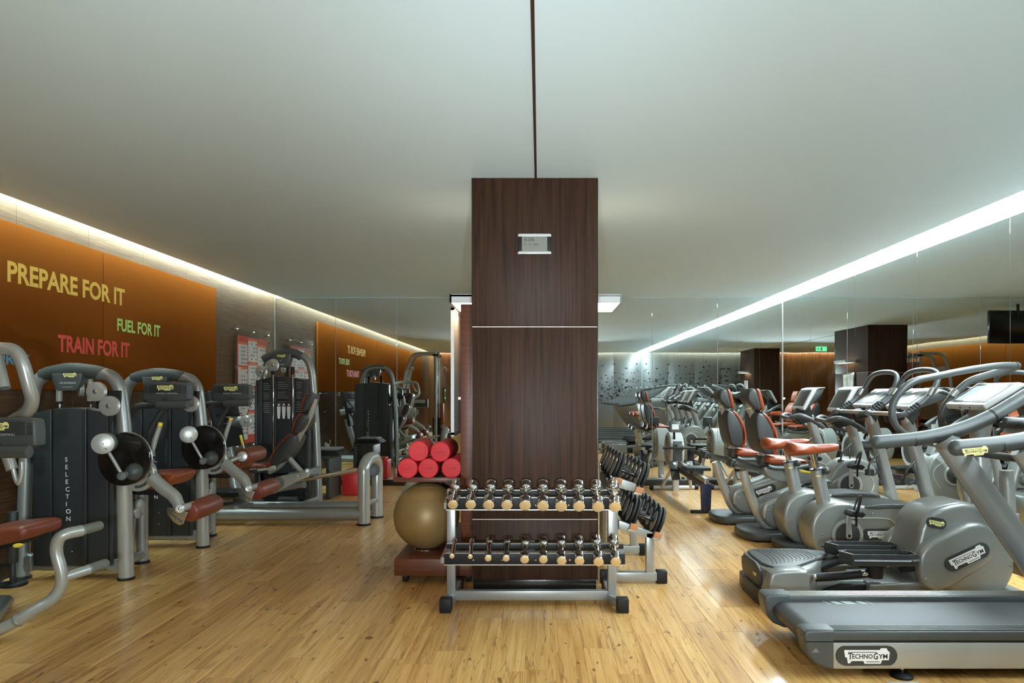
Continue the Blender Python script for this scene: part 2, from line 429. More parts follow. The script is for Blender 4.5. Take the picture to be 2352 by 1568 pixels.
# right wall with its mirror panes
wr = struct('wall_right', CEI, B(XR, XR+.12, YF-.1, YB+.1, 0, CEIL+.25))
y = YB-.008
ys = [y]+[9.18-1.3*k for k in range(11)]
for b, a in zip(ys, ys[1:]):
    a = max(a, YF)
    if b > a: part(wr, 'mirror_panel', MIR, B(XR-.006, XR-.0005, a+.002, b-.002, .085, 2.752, .0015), smooth=0)
part(wr, 'base_rail', BASE, B(XR-.02, XR, YF, YB-.05, 0, .082, .003))
struct('trim_2', BRC, B(XR-.012, XR-.006, YB-.018, YB-.006, .085, 2.752))
struct('trim_3', BRC, B(XL+.001, XL+.009, YB-.016, YB-.006, .085, 2.752))
# wall behind the camera, seen in the mirrors
wf = struct('wall_front', DWL, B(XL-.12, XR+.12, YF-.12, YF, 0, CEIL+.25))
for k in range(4): part(wf, 'wall_panel', WBR, B(XL+.92*k+.002, XL+.92*(k+1)-.002, YF, YF+.02, .1, CEIL, .003))
for k in range(4): part(wf, 'glass_panel', DWL, B(-.2+.94*k+.002, -.2+.94*(k+1)-.004, YF, YF+.012, .1, CEIL, .002))
ops = []
for k in range(420):
    cx = random.uniform(-.1, 3.5); cz = 1.1+abs(random.gauss(.0, .55))
    if cz > 2.5: continue
    s = random.uniform(.015, .05); a = random.random()*3
    ops.append(B(cx-s, cx+s*random.uniform(.3, 1), YF+.0125, YF+.0135, cz-s*.6, cz+s*random.uniform(.3, .9)))
part(wf, 'leaf_speckles', INK, *ops, kind='stuff', smooth=0)
# light strips along the ceiling edges
s = thing('light_strip', 'long white luminous strip along the ceiling edge above the mirror wall', 'ceiling light', (XR-.1, 3, CEIL))
part(s, 'diffuser', STRIPR, B(XR-.203, XR-.002, YF+.02, YB-.01, CEIL+.004, CEIL+.012), smooth=0)
s = thing('cove_light', 'hidden light line washing the wall above the orange panels', 'ceiling light', (XL+.05, 3, CEIL))
part(s, 'tube', STRIPL, B(XL+.045, XL+.085, YF+.02, YB-.01, CEIL+.10, CEIL+.115), smooth=0)
s = thing('cove_light', 'hidden warm light line above the brown end wall, seen in the mirrors', 'ceiling light', (0, YF+.06, CEIL))
part(s, 'tube', STRIPF, B(XL+.1, XR-.22, YF+.05, YF+.09, CEIL+.10, CEIL+.115), smooth=0)
for x, y in DL:
    s = thing('downlight', 'small round recessed ceiling light, one of those reflected in the mirrors', 'ceiling light', (x, y, CEIL), 'recessed ceiling lights')
    part(s, 'rim', LGR, L([(0, .085), (.006, .105), (.012, .105), (.012, .085)], (x, y, CEIL-.012), (0, 0, 1)))
    part(s, 'lens', DLE, CY((x, y, CEIL-.008), (x, y, CEIL-.001), .084))
# orange wall panels with lettering
px = XL+.035
pn = []
for k, (a, b) in enumerate(((6.17, 8.32), (4.02, 6.166), (1.87, 4.016), (-.28, 1.866), (-2.43, -.284))):
    o = solo('wall_panel', ['orange brown wall panel nearest the mirror, with FUEL FOR IT lettering', 'orange brown wall panel with most of PREPARE FOR IT and TRAIN FOR IT', 'plain orange brown wall panel beyond the frame beside FOR IT', 'plain orange brown wall panel, fourth from the mirror', 'plain orange brown wall panel, last from the mirror'][k], 'wall panel', PAN, (XL, (a+b)/2, 1.376), B(XL, px, a+.002, b-.002, 1.376, 2.60, .003), group='orange wall panels')
    pn.append(o)
pr = pn[1]
YT, GT, RT, BT = (mat(n, c, .5) for n, c in (('amber_letters', (.85, .52, .08)), ('green_letters', (.42, .7, .15)), ('red_letters', (.72, .05, .035)), ('blue_letters', (.05, .25, .4))))
def wtext(par, s, size, y0, y1, z, m):
    o = text(par, 'lettering', s, size, (px+.0005, 0, z), (0, 1, 0), (0, 0, 1), m, bold=.03)
    vs = o.data.vertices; ly = par.location.y
    a, b = min(v.co.y for v in vs), max(v.co.y for v in vs)
    for v in vs: v.co.y = y0-ly+(v.co.y-a)/(b-a)*(y1-y0)
def fixloc(par):  # letter meshes are built around the panel origin
    pass
wtext(pn[1], 'PREPARE FOR IT', .145, 5.055, 6.485, 2.168, YT)
wtext(pn[0], 'FUEL FOR IT', .108, 6.37, 7.09, 1.927, GT)
wtext(pn[1], 'TRAIN FOR IT', .13, 5.585, 6.56, 1.69, RT)
wtext(pn[1], 'FOR IT', .078, 4.87, 5.27, 1.563, BT)
# ---------------- column ----------------
cx0, cx1, cy0, cy1 = -.442, .376, 4.56, 6.12
col = struct('trim_4', VEN, B(cx0+.02, cx1-.02, cy0+.02, cy1-.02, 0, .13), org=None)
col.name = 'column'
for a, b in ((.13, .522), (.528, 1.782), (1.788, CEIL)):
    part(col, 'veneer_panel', VEN, B(cx0, cx1, cy0, cy1, a, b, .003))
part(col, 'plinth', GLB, B(cx0+.006, cx1-.006, cy0+.006, cy1-.006, 0, .128, .003))
for xx, yy in ((cx1, cy0), (cx0-.004, cy0)): part(col, 'shadow_line_trim', GLB, B(xx-.001, xx+.005, yy, yy+.01, .13, CEIL))  # dark strips draw in the shadow line along the column's front edges
for z in (.525, 1.785): part(col, 'steel_inlay', STEEL, B(cx0+.0, cx1-.0, cy0-.001, cy1+.001, z-.0022, z+.0022))
c2 = struct('column', VEN, B(cx0, cx1, -3.1, -1.5, 0, CEIL, .003))
# digital clock
k = thing('wall_clock', 'small silver and black digital clock high on the wooden column', 'clock', (-.038, cy0, 2.34))
a, b = P(1190, 585, cy0), P(1266, 538, cy0)
x0, x1, z0, z1 = a.x, b.x, a.z, b.z
part(k, 'case', BLK, B(x0+.004, x1-.002, cy0-.022, cy0-.001, z0, z1-.004, .006))
part(k, 'screen', mat('lcd', (.16, .16, .135), .5), B(x0+.026, x1-.026, cy0-.0245, cy0-.02, z0+.02, z1-.02))
for zz in (z0+.008, z1-.012): part(k, 'silver_bar', LGR, PR([(x0, zz-.008), (x1, zz-.008), (x1, zz+.004), (x1-.006, zz+.010), (x0+.006, zz+.010), (x0, zz+.004)], cy0-.028, cy0-.018, .002))
LCD = mat('lcd_digits', (.03, .03, .025), .5)
text(k, 'digits', '8:08', .026, (x0+.04, cy0-.0246, z1-.052), (1, 0, 0), (0, 0, 1), LCD)
text(k, 'digits', '21.10  48%', .014, (x0+.038, cy0-.0246, z1-.078), (1, 0, 0), (0, 0, 1), LCD, xs=1.1)
# column lamps, up and down lighters
for x0, x1, nm in ((cx1, .5875, 'white box wall lamp on the mirror-wall side of the wooden column'), (-.647, cx0, 'white box wall lamp on the side of the column above the roller shelf')):
    s = thing('wall_lamp', nm, 'wall lamp', ((x0+x1)/2, 5.29, 2.03), 'column wall lamps')
    part(s, 'housing', LGR, B(x0, x1, 5.0, 5.012, 2.0, 2.062), B(x0, x1, 5.568, 5.58, 2.0, 2.062), B(x0, x0+.012, 5, 5.58, 2.0, 2.062), B(x1-.012, x1, 5, 5.58, 2.0, 2.062), B(x0, x1, 5, 5.58, 2.045, 2.058))
    part(s, 'diffuser', WARM, B(x0+.014, x1-.014, 5.014, 5.566, 2.008, 2.014)); part(s, 'upward_lens', WARMUP, B(x0+.03, x1-.03, 5.03, 5.55, 2.058, 2.061))
for x0 in (cx1, cx0-.03):
    s = thing('picture', 'framed abstract print hanging on the column side below its lamp, seen in mirror', 'picture', (x0+.015, 5.29, 1.45), 'framed prints on the column')
    part(s, 'frame', GLB, B(x0, x0+.03, 5.02, 5.56, 1.2, 1.8, .004))
    part(s, 'print', mat('abstract_print', (.5, .52, .5), .3, var=.5, vscale=6), B(x0+.002 if x0 < 0 else x0+.0285, x0+.032, 5.06, 5.52, 1.24, 1.76) if x0 > 0 else B(x0-.002, x0+.004, 5.06, 5.52, 1.24, 1.76))
    break
dup([o for o in C.objects if o.name == 'wall_lamp'][0], (0, -7.6, 0), 'white box wall lamp on the column behind the camera, seen in the mirrors')
dup([o for o in C.objects if o.name == 'picture'][0], (0, -7.6, 0), 'framed abstract print on the column behind the camera, seen in mirror')
# hanging television behind the column
s = thing('television', 'black flat television hanging from the ceiling, seen in the mirror', 'television', (-.4, 9.45, CEIL))
part(s, 'screen', GLB, B(-.86, .02, 9.40, 9.46, 2.14, 2.66, .01))
part(s, 'mount_pole', BLK, T([(-.42, 9.46, 2.55), (-.42, 9.46, CEIL)], .02))
s = thing('exit_sign', 'green exit sign hanging from the ceiling, seen in the mirror', 'sign', (-1.36, -.5, CEIL))
part(s, 'panel', GRN, B(-1.53, -1.19, -.505, -.49, 2.6, 2.74))
part(s, 'hanger', BRC, T([(-1.36, -.5, 2.74), (-1.36, -.5, CEIL)], .006))
part(s, 'arrow', WHT, PR([(-1.3, 2.66), (-1.26, 2.66), (-1.26, 2.635), (-1.215, 2.67), (-1.26, 2.705), (-1.26, 2.68), (-1.3, 2.68)], -.4895, -.488, 0), PR([(-1.38, 2.62), (-1.33, 2.62), (-1.33, 2.72), (-1.38, 2.72)], -.4895, -.488, 0))
# ---------------- poster on the left wall ----------------
s = thing('exercise_poster', 'clear acrylic frame with red exercise chart on the brown wall', 'poster', (XL, 9.3, 1.4))
y0, y1, z0, z1 = 8.73, 9.86, .62, 2.23
part(s, 'acrylic_sheet', ACR, B(XL+.075, XL+.081, y0, y1, z0, z1, .001))
for yy in (y0+.06, (y0+y1)/2, y1-.06):
    for zz in (z0+.05, z1-.07): part(s, 'standoff', CHR, CY((XL+.001, yy, zz), (XL+.095, yy, zz), .011))
PRD = mat('poster_red', (.55, .04, .015), .5); POR = mat('poster_orange', (.75, .2, .06), .5); PIN = mat('poster_ink', (.25, .22, .22), .6)
part(s, 'chart', PRD, B(XL+.068, XL+.072, y0+.10, y1-.09, z0+.08, z1-.14))
cw = (y1-y0-.19-.04)/3; ops, op2, op3 = [], [], []
for i in range(3):
    ya = y0+.115+i*cw
    for j in range(4):
        za = z1-.2-(j+1)*.32+(.06 if i == 1 else 0)
        ops.append(B(XL+.072, XL+.0725, ya, ya+cw-.02, za, za+.27)); op2.append(B(XL+.072, XL+.0726, ya, ya+cw-.02, za+.27, za+.3))
        for q in range(5):
            for t in range(3):
                if random.random() < .75: op3.append(B(XL+.0725, XL+.0728, ya+.09+t*.07, ya+.12+t*.07+random.uniform(0, .015), za+.02+q*.05, za+.045+q*.05))
[part(s, 'chart_card', WHT, f_, smooth=0) for f_ in ops]; part(s, 'chart_headings', POR, *op2, smooth=0, kind='stuff'); part(s, 'chart_figures', PIN, *op3, smooth=0, kind='stuff')
# wall fittings
s = thing('wall_socket', 'white wall socket with plugged white cable, low on the brown wall', 'socket', (XL, 7.8, .41))
part(s, 'plate', LGR, B(XL, XL+.012, 7.74, 7.86, .36, .46, .003)); part(s, 'plug', LGR, B(XL+.012, XL+.06, 7.77, 7.82, .38, .43, .008))
part(s, 'cable', LGR, T([(XL+.05, 7.8, .39), (XL+.09, 7.82, .45), (XL+.1, 7.84, .5), (XL+.08, 7.85, .35), (XL+.05, 7.85, .06)], .005, 8, 5))
solo('wall_hook', 'small chrome hook on the brown wall, seen in the mirror', 'hook', CHR, (XL, 8.05, 1.02), CY((XL, 8.05, 1.02), (XL+.06, 8.05, 1.02), .008), T([(XL+.055, 8.05, 1.02), (XL+.075, 8.05, 1.03), (XL+.08, 8.05, 1.06)], .006, 8, 4))
s = thing('coat_bar', 'short black and chrome bar sticking out below the orange panel', 'bar', (XL, 8.16, 1.35))
part(s, 'bar', BLK, CY((XL, 7.86, 1.345), (XL+.0, 8.1, 1.345), .012), CY((XL+.02, 7.8, 1.345), (XL+.02, 8.14, 1.345), .018)); part(s, 'chrome_end', CHR, CY((XL+.02, 8.14, 1.345), (XL+.02, 8.27, 1.345), .02))
# ---------------- weight machines on the left ----------------
def pulley(par, c, r=.068, ax=(0, -1, 0), t=.03):
    c = Vector(c); a = Vector(ax).normalized()
    w_ = part(par, 'pulley', SILL, L([(-t/2, r*.96), (-t/2, r), (-t*.2, r), (-t*.12, r*.93), (t*.12, r*.93), (t*.2, r), (t*.42, r), (t/2, r*.95), (t/2, .02)], c, a))
    part(w_, 'bolt', BRC, CY(c+a*(t/2-.002), c+a*(t/2+.008), .017), CY(c+a*(t/2+.006), c+a*(t/2+.012), .009, 6))
def shroud(root, x0, x1, yf, yb, z0, zt, facets, front=-1):
    """tall weight-stack cover with an arched top: facets are split positions 0..1"""
    n = 14; w_ = x1-x0
    def arc(t): return zt-.045*((t-.5)*2)**2
    pieces = list(zip(facets, facets[1:]))
    for i, (a, b) in enumerate(pieces):
        m = 5; top = [(x0+w_*(a+(b-a)*k/m), arc(a+(b-a)*k/m)) for k in range(m+1)]
        d = .012 if i % 2 else 0
        part(root, 'shroud_panel', TOW, PR([(x0+w_*a+.001, z0)]+[(max(x0+w_*a+.001, min(u, x0+w_*b-.001)), v) for u, v in top]+[(x0+w_*b-.001, z0)], yf+d if front < 0 else yf, yb if front < 0 else yb-d, .006))
    return
def console(root, x0, x1, y, z0, z1, grip=True, dy=0):
    """dark display box seen from its back with a padded grip bar under it"""
    c = part(root, 'console', MGR, PR([(x0, z0), (x1, z0), (x1, z1-.02), (x1-.03, z1), (x0+.03, z1), (x0, z1-.02)], y, y+.09, .012, 1))
    part(c, 'name_plate', DGR, PR([(x0+.05, z0+.5*(z1-z0)), (x1-.05, z0+.5*(z1-z0)), (x1-.05, z1-.02), (x0+.05, z1-.02)], y-.003, y+.004, .002))
    logo(c, ((x0+x1)/2, y-.004, z1-.045), (1, 0, 0), (0, 0, 1), .13, LBY, INK)
    text(c, 'lettering', 'POWER CONTROL', .011, ((x0+x1)/2-.07, y-.0035, z1-.095), (1, 0, 0), (0, 0, 1), WHT, gap=1.35)
    ops = []
    for s_ in (x0+.012, x1-.042):
        for k in range(6): ops.append(B(s_, s_+.03, y-.0015, y+.002, z1-.035-k*.011, z1-.0305-k*.011))
    part(c, 'vent_slots', INK, *ops, smooth=0, kind='stuff')
    part(c, 'socket_plate', DGR, B((x0+x1)/2-.025, (x0+x1)/2+.025, y-.002, y+.004, z0+.03, z0+.055, .002))
    part(c, 'display', SCR, B(x0+.06, x1-.06, y+.088, y+.094, z0+.08, z1-.03))
# --- template of the two leg machines, laid out on the nearest one
LE = thing('leg_extension_machine', 'grey leg extension machine with round black cam, nearest of the two alike', 'exercise machine', (-3.3, 5.2, 0), 'leg extension machines')
R0 = LE; d = 5.06
lg = P(290, 1330, 5.06)
part(R0, 'frame_arch', SIL, T([P(52, 1322, 5.09), P(55, 1200, 5.09), P(63, 1000, 5.09), P(72, 925, 5.09), P(85, 878, 5.09), P(108, 860, 5.09)], .045, 16, 4))
part(R0, 'frame_bend', SIL, T([P(228, 858, 5.07), P(254, 864, 5.06), P(272, 885, 5.06), P(279, 920, 5.06), P(287, 996, 5.05)], .047, 16, 5))
gp = part(R0, 'top_grip', MGR, T([P(98, 862, 5.09), P(125, 854, 5.08), P(163, 849, 5.08), P(205, 852, 5.07), P(240, 859, 5.07)], [.047, .05, .052, .05, .05], 16, 5))
pl = part(R0, 'name_shield', MGR, PR(XZ(5.03, (124, 858), (194, 858), (192, 872), (184, 892), (178, 897), (138, 897), (132, 892), (125, 872)), 5.0, 5.08, .008))
logo(pl, P(160, 861, 4.997), (1, 0, 0), (0, 0, 1), .095, LBY, INK)
text(pl, 'lettering', 'LEG EXTENSION', .012, P(137, 881, 4.998), (1, 0, 0), (0, 0, 1), WHT, xs=.85, gap=1.1)
text(pl, 'lettering', 'www.technogym.com', .006, P(143, 889, 4.998), (1, 0, 0), (0, 0, 1), WHT)
for px_ in (136, 207):
    part(R0, 'rod_sleeve', SILL, CY(P(px_, 870, 5.1), P(px_, 922, 5.1), .020)); part(R0, 'rod_collar', BLK, CY(P(px_, 921, 5.1), P(px_, 927, 5.1), .022)); part(R0, 'guide_rod', CHR, CY(P(px_+1, 925, 5.1), P(px_+1, 948, 5.1), .008))
part(R0, 'cable', BLK, T([P(167, 895, 5.1), P(167, 940, 5.1)], .003, 6), T([P(268, 947, 5.0), P(247, 985, 5.0)], .003, 6), T([P(243, 912, 5.0), P(262, 917, 5.0)], .003, 6))
pulley(R0, P(222, 899, 4.98), .069); pulley(R0, P(252, 932, 4.96), .071); pulley(R0, P(186, 893, 5.08), .055, (-.75, -.65, 0))
part(R0, 'pulley_bracket', BLK, B(P(222, 0, 4.98).x-.02, P(252, 0, 4.98).x+.06, 5.0, 5.03, 1.24, 1.37, .005))
x0 = P(75, 0, 5.0).x; x1 = P(246, 0, 5.0).x; zt = P(0, 936, 5.0).z; zb = P(0, 1300, 5.0).z
shroud(R0, x0, x1, 5.0, 5.15, zb, zt, [0, .25, .65, .72, 1])
part(R0, 'side_cover', DGR, PR([(5.02, zb), (5.24, zb), (5.24, zt-.1), (5.18, zt-.05), (5.02, zt-.05)], x1+.002, x1+.03, .004, axis='x'))
part(R0, 'back_cover', DGR, B(x0+.01, x1, 5.16, 5.23, zb, zt-.07, .01))
for i, ch in enumerate('SELECTION'):
    text(R0, 'lettering', ch, .032, P(149+i*.3, 1060+i*17, 4.998), (1, 0, 0), (0, 0, 1), WHT, bold=.01 if i > 6 else 0)
for q in ((165, 1235), (165, 1266), (140, 1198), (165, 1198)): part(R0, 'screw', CHR if q[1] > 1200 else BLK, CY(P(q[0], q[1], 4.999), P(q[0], q[1], 4.994), .0045, 10))
part(R0, 'base_beam', SIL, T([P(52, 1298, 5.09), P(289, 1298, 5.06)], .036, 14))
part(R0, 'gusset', SIL, PR(XZ(5.06, (57, 1310), (57, 1280), (66, 1272), (76, 1275), (76, 1310)), 5.04, 5.1, .01)); part(R0, 'gusset', SIL, PR(XZ(5.06, (249, 1310), (250, 1290), (258, 1281), (284, 1281), (284, 1310)), 5.03, 5.09, .01))
part(R0, 'right_leg', SILL, T([P(290, 1325, 5.06), P(285, 1090, 5.0)], .051, 18))
for q, dd in ((52, 5.09), (290, 5.06), (326, 5.55)):
    c = P(q, 0, dd); part(R0, 'foot_pad', BLK, L([(0, .058), (.012, .058), (.02, .05)], (c.x, c.y, 0), (0, 0, 1)))
part(R0, 'rear_leg', SIL, T([P(326, 1288, 5.55), P(326, 1100, 5.5)], .046, 16)); part(R0, 'foot_beam', SIL, T([P(291, 1290, 5.06), P(326, 1272, 5.55)], .032, 12))
part(R0, 'hub_block', SILL, CY(P(312, 1162, 5.3), P(326, 1160, 5.3), .055), CY(P(306, 1178, 5.2), P(318, 1178, 5.2), .04)); part(R0, 'guide_cover', SIL, B(P(268, 0, 5.3).x, P(280, 0, 5.3).x, 5.28, 5.4, .12, .62, .01))
# cam, quadrant, counterweight
cc = P(287, 1053, 4.93)
part(R0, 'cam_disc', GLB, PR([(cc.x+.185*math.cos(a)*(1+.06*math.cos(a-3.9)), cc.z+.185*math.sin(a)*(1+.1*max(0, math.cos(a-3.9))**3)) for a in [2*math.pi*k/40 for k in range(40)]], 4.93, 4.955, .003))
part(R0, 'cam_rim', BRC, PR([(cc.x+.188*math.cos(a)*(1+.06*math.cos(a-3.9)), cc.z+.188*math.sin(a)*(1+.1*max(0, math.cos(a-3.9))**3)) for a in [2*math.pi*k/40 for k in range(40)]], 4.957, 4.968, .003))
part(R0, 'shaft', SILL, CY(P(297, 1085, 4.9), P(297, 1085, 5.3), .03)); part(R0, 'hub_boss', MGR, L([(0, .02), (.015, .045), (.04, .06), (.06, .062)], P(297, 1085, 4.87), (0, 1, 0)))
part(R0, 'crank_knob', MGR, CY(P(279, 1093, 4.78), P(281, 1093, 4.83), .03)); part(R0, 'crank_stub', SILL, CY(P(282, 1091, 4.8), P(290, 1089, 4.9), .022))
part(R0, 'counterweight', SILL, CY(P(236, 1019, 4.70), P(246, 1016, 4.9), .07, 32, .006)); part(R0, 'counterweight_screw', INK, CY(P(237, 1019, 4.699), P(237, 1019, 4.697), .004, 10), CY(P(243, 1030, 4.699), P(243, 1030, 4.697), .004, 10))
part(R0, 'crank_rod', SILL, T([P(251, 1040, 4.8), P(279, 1088, 4.81)], .012))
qc = P(335, 1087, 5.08)
part(R0, 'quadrant', SILL, PR([(qc.x-.03+.125*math.cos(a), qc.z+.125*math.sin(a)) for a in [math.radians(-130+10*k) for k in range(23)]], 5.02, 5.07, .008))
part(R0, 'quadrant_slot', MGR, PR([(qc.x-.03+r_*math.cos(a), qc.z+r_*math.sin(a)) for r_, aa in ((.1, range(-100, 41, 10)), (.08, range(40, -101, -10))) for a in [math.radians(q) for q in aa]], 5.017, 5.03, .002), CY(P(358, 1060, 5.015), P(358, 1060, 5.03), .008), CY(P(347, 1108, 5.015), P(347, 1108, 5.03), .015))
part(R0, 'lever', SILL, T([P(346, 1052, 5.1), P(356, 1010, 5.1), P(367, 979, 5.1)], [.014, .019, .017])); part(R0, 'lever_tip', YEL, CY(P(367, 979, 5.1), P(369, 970, 5.1), .016, 16, .003))
part(R0, 'swing_arm', SILL, T([P(350, 1098, 5.04), P(375, 1120, 5.02), P(400, 1140, 5.0), P(412, 1163, 4.98)], [.05, .047, .045, .04], 16, 4))
part(R0, 'arm_pivot', SILL, CY(P(413, 1168, 4.93), P(413, 1168, 5.02), .032), CY(P(413, 1168, 4.97)+Vector((0, 0, 0)), P(444, 1159, 5.06), .026)); part(R0, 'pivot_bolt', CHR, CY(P(413, 1168, 4.93), P(413, 1168, 4.922), .014, 6, .002))
part(R0, 'index_plate', BRC, PR(XZ(5.0, (385, 1164), (432, 1176), (421, 1203), (412, 1206), (398, 1198), (386, 1182), (383, 1172)), 4.995, 5.003, .002))
part(R0, 'index_holes', INK, *[CY(P(a, b, 4.993), P(a, b, 4.996), r_, 10, .0005) for a, b, r_ in ((391, 1170, .008), (395, 1179, .012), (400, 1184, .01), (405, 1188, .012), (411, 1192, .009), (417, 1196, .012))], kind='stuff')
part(R0, 'roller', LEA2, L([(0, .05), (.006, .064), (.02, .072), (.36, .072), (.38, .066), (.395, .045)], (P(430, 0, 5.0).x, 5.02, P(0, 1177, 5.02).z), (.03, 1, .03)))
# seat side
sx = P(425, 0, 5.35).x
part(R0, 'seat', LEA, PR([(sx-.55, .66), (sx-.5, .735), (sx-.06, .76), (sx, .745), (sx-.01, .70), (sx-.05, .66), (sx-.09, .645), (sx-.2, .62)], 5.2, 5.55, .025, 2))
part(R0, 'seat_pan', BLK, PR([(sx-.55, .60), (sx-.5, .655), (sx-.12, .63), (sx-.15, .58)], 5.24, 5.5, .01))
part(R0, 'backrest', LEA, PR([(sx-.62, .78), (sx-.5, .76), (sx-.52, 1.2), (sx-.60, 1.22)], 5.2, 5.55, .025, 1))
part(R0, 'seat_post', SIL, T([(sx-.45, 5.38, .08), (sx-.42, 5.38, .62)], .035), T([(sx-.45, 5.38, .08), (sx-.45, 5.15, .08)], .03)); part(R0, 'adjust_rail', BRC, T([(sx-.5, 5.3, .585), (sx-.05, 5.3, .61)], .018))
c = P(380, 0, 5.5)
cx_ = P(380, 905, 5.5).x
console(R0, cx_-.18, cx_+.18, 5.5, P(0, 928, 5.5).z, P(0, 877, 5.5).z)
part(R0, 'grip_tube', DGR, T([P(300, 1110, 5.5), P(301, 1000, 5.5), P(303, 955, 5.5), P(315, 934, 5.5), P(345, 930, 5.5), P(365, 930, 5.48)], .026, 12, 5)); part(R0, 'hand_grip', MGR, T([P(362, 930, 5.47), P(431, 929, 5.47)], .033, 16))
part(R0, 'console_stem', DGR, T([P(380, 932, 5.53), P(340, 1000, 5.53), P(326, 1100, 5.53)], .02, 10, 3))
LC = dup(LE, (.05, 1.05, 0), 'grey leg extension machine standing second in the row, before the leg press')
part(LC, 'thigh_roller', LEA2, L([(0, .045), (.006, .062), (.02, .07), (.28, .07), (.3, .064), (.31, .045)], P(558, 1048, 6.2), (.12, 1, .03))); part(LC, 'roller_cap', SILL, CY(P(556, 1048, 6.18), P(558, 1048, 6.22), .045)); part(LC, 'roller_rod', SILL, T([P(530, 1058, 6.15), P(557, 1048, 6.2)], .018))
# --- leg press
LP = thing('leg_press_machine', 'grey leg press with rust red reclining seat on a sloping chrome rail', 'exercise machine', (-2.6, 7.5, 0)); R0 = LP
dn, df_ = 7.15, 7.58
part(R0, 'end_frame', SILL, T([P(836, 1203, dn), P(836, 1100, dn), P(837, 1072, 7.17), P(847, 1054, 7.3), P(860, 1052, 7.42), P(866, 1068, df_), P(866, 1110, df_), P(866, 1186, df_)], .062, 18, 5)); part(R0, 'cross_tube', SIL, T([P(838, 1155, dn+.02), P(866, 1148, df_)], .03)); part(R0, 'end_cap', MGR, CY(P(858, 1080, 7.25), P(858, 1080, 7.28), .065))
for q, dd, yy in ((836, dn, 0), (866, df_, 0), (350, dn, 0)):
    c = P(q, 0, dd); part(R0, 'foot_pad', BLK, L([(0, .072), (.012, .072), (.02, .062)], (c.x, c.y, 0), (0, 0, 1)))
part(R0, 'base_tube', SIL, T([P(330, 1181, dn), P(834, 1181, dn)], .062, 18)); part(R0, 'base_tube', SIL, T([P(420, 1161, df_), P(862, 1161, df_)], .05, 16)); part(R0, 'rear_post', SIL, T([P(350, 1195, dn), P(350, 1100, dn)], .055, 16), T([P(352, 1175, dn), P(372, 1160, df_)], .03))
part(R0, 'cross_tube', SIL, T([P(541, 1167, dn), P(565, 1150, df_), P(600, 1148, 8.0)], .022), T([P(700, 1155, df_), P(728, 1145, 8.0)], .03))
for dd in (7.27, 7.47): part(R0, 'slide_rail', CHR, T([P(822, 1079, dd), P(515, 1133, dd)], .021, 14))
part(R0, 'rail_beam', SIL, T([P(700, 1112, 7.37), P(485, 1143, 7.37)], .04, 12, rb=.06)); part(R0, 'rail_trim', BLK, B(P(485, 0, 7.4).x, P(560, 0, 7.4).x, 7.2, 7.55, .27, .33, .01))
part(R0, 'carriage_plate', SILL, PR(XZ(7.2, (614, 1131), (636, 1094), (690, 1083), (700, 1080), (712, 1083), (712, 1094), (692, 1102), (634, 1132), (624, 1134)), 7.16, 7.2, .008)); part(R0, 'carriage_plate', SILL, PR(XZ(7.2, (614, 1131), (636, 1094), (690, 1083), (700, 1080), (712, 1083), (712, 1094), (692, 1102), (634, 1132), (624, 1134)), 7.53, 7.57, .008)); part(R0, 'carriage_bolt', CHR, CY(P(683, 1094, 7.16), P(683, 1094, 7.15), .015, 6))
part(R0, 'carriage_block', SIL, PR(XZ(7.2, (690, 1084), (712, 1078), (714, 1090), (694, 1097)), 7.2, 7.54, .008), CY(P(706, 1081, 7.14), P(706, 1081, 7.58), .028))
part(R0, 'brace', SILL, T([P(660, 1048, 7.37), P(698, 1090, 7.37)], .03, 4)); part(R0, 'back_tube', SILL, T([P(620, 1084, 7.37), P(645, 1068, 7.37), P(668, 1035, 7.37), P(694, 990, 7.37), P(714, 950, 7.37), P(724, 915, 7.37)], .028, 12, 5, rb=.06))
def pad(par, nm, q, y0, y1, shell, red):
    f, b = q; o = part(par, nm, DGR, PR(XZ(y0, *(f+b[::-1])), y0, y1, .012, 1)); h = len(f)
    r = [(a[0]-3.4, a[1]-1.4) for a in f]; r2 = [(a[0]+5.5, a[1]+2.2) for a in f]
    part(o, 'leather', LEA, PR(XZ(y0, *(r+r2[::-1])), y0+.008, y1-.008, .01, 1)); return o
pad(R0, 'back_pad', ([(616, 1066), (624, 1046), (640, 1022), (660, 1002), (668, 998)], [(634, 1068), (648, 1062), (664, 1040), (676, 1014), (678, 1002)]), 7.2, 7.56, 0, 0)
pad(R0, 'upper_back_pad', ([(670, 993), (676, 974), (686, 952), (694, 950)], [(676, 996), (688, 992), (702, 968), (703, 954)]), 7.22, 7.54, 0, 0)
pad(R0, 'headrest', ([(690, 944), (697, 920), (704, 903)], [(700, 948), (714, 930), (720, 906)]), 7.25, 7.5, 0, 0)
part(R0, 'seat', LEA2, PR(XZ(7.2, (550, 1071), (580, 1066), (606, 1066), (615, 1074), (598, 1082), (556, 1080)), 7.2, 7.56, .02, 1)); part(R0, 'side_handle', DGR, T([P(575, 1081, 7.15), P(592, 1080, 7.15)], .024), T([P(575, 1081, 7.6), P(592, 1080, 7.6)], .024)); part(R0, 'handle_rod', SILL, T([P(590, 1080, 7.15), P(622, 1076, 7.15)], .012), CY(P(618, 1077, 7.15), P(633, 1074, 7.15), .026))
part(R0, 'release_lever', YEL, T([P(553, 1000, 7.3), P(558, 1020, 7.3)], .014, 10, rnd=.5)); part(R0, 'lever_rod', BRC, T([P(558, 1020, 7.3), P(566, 1045, 7.3), P(580, 1078, 7.3)], .009))
part(R0, 'seat_cushion_roll', BLK, B(P(640, 0, 7.3).x, P(690, 0, 7.3).x, 7.33, 7.42, .34, .42, .01))
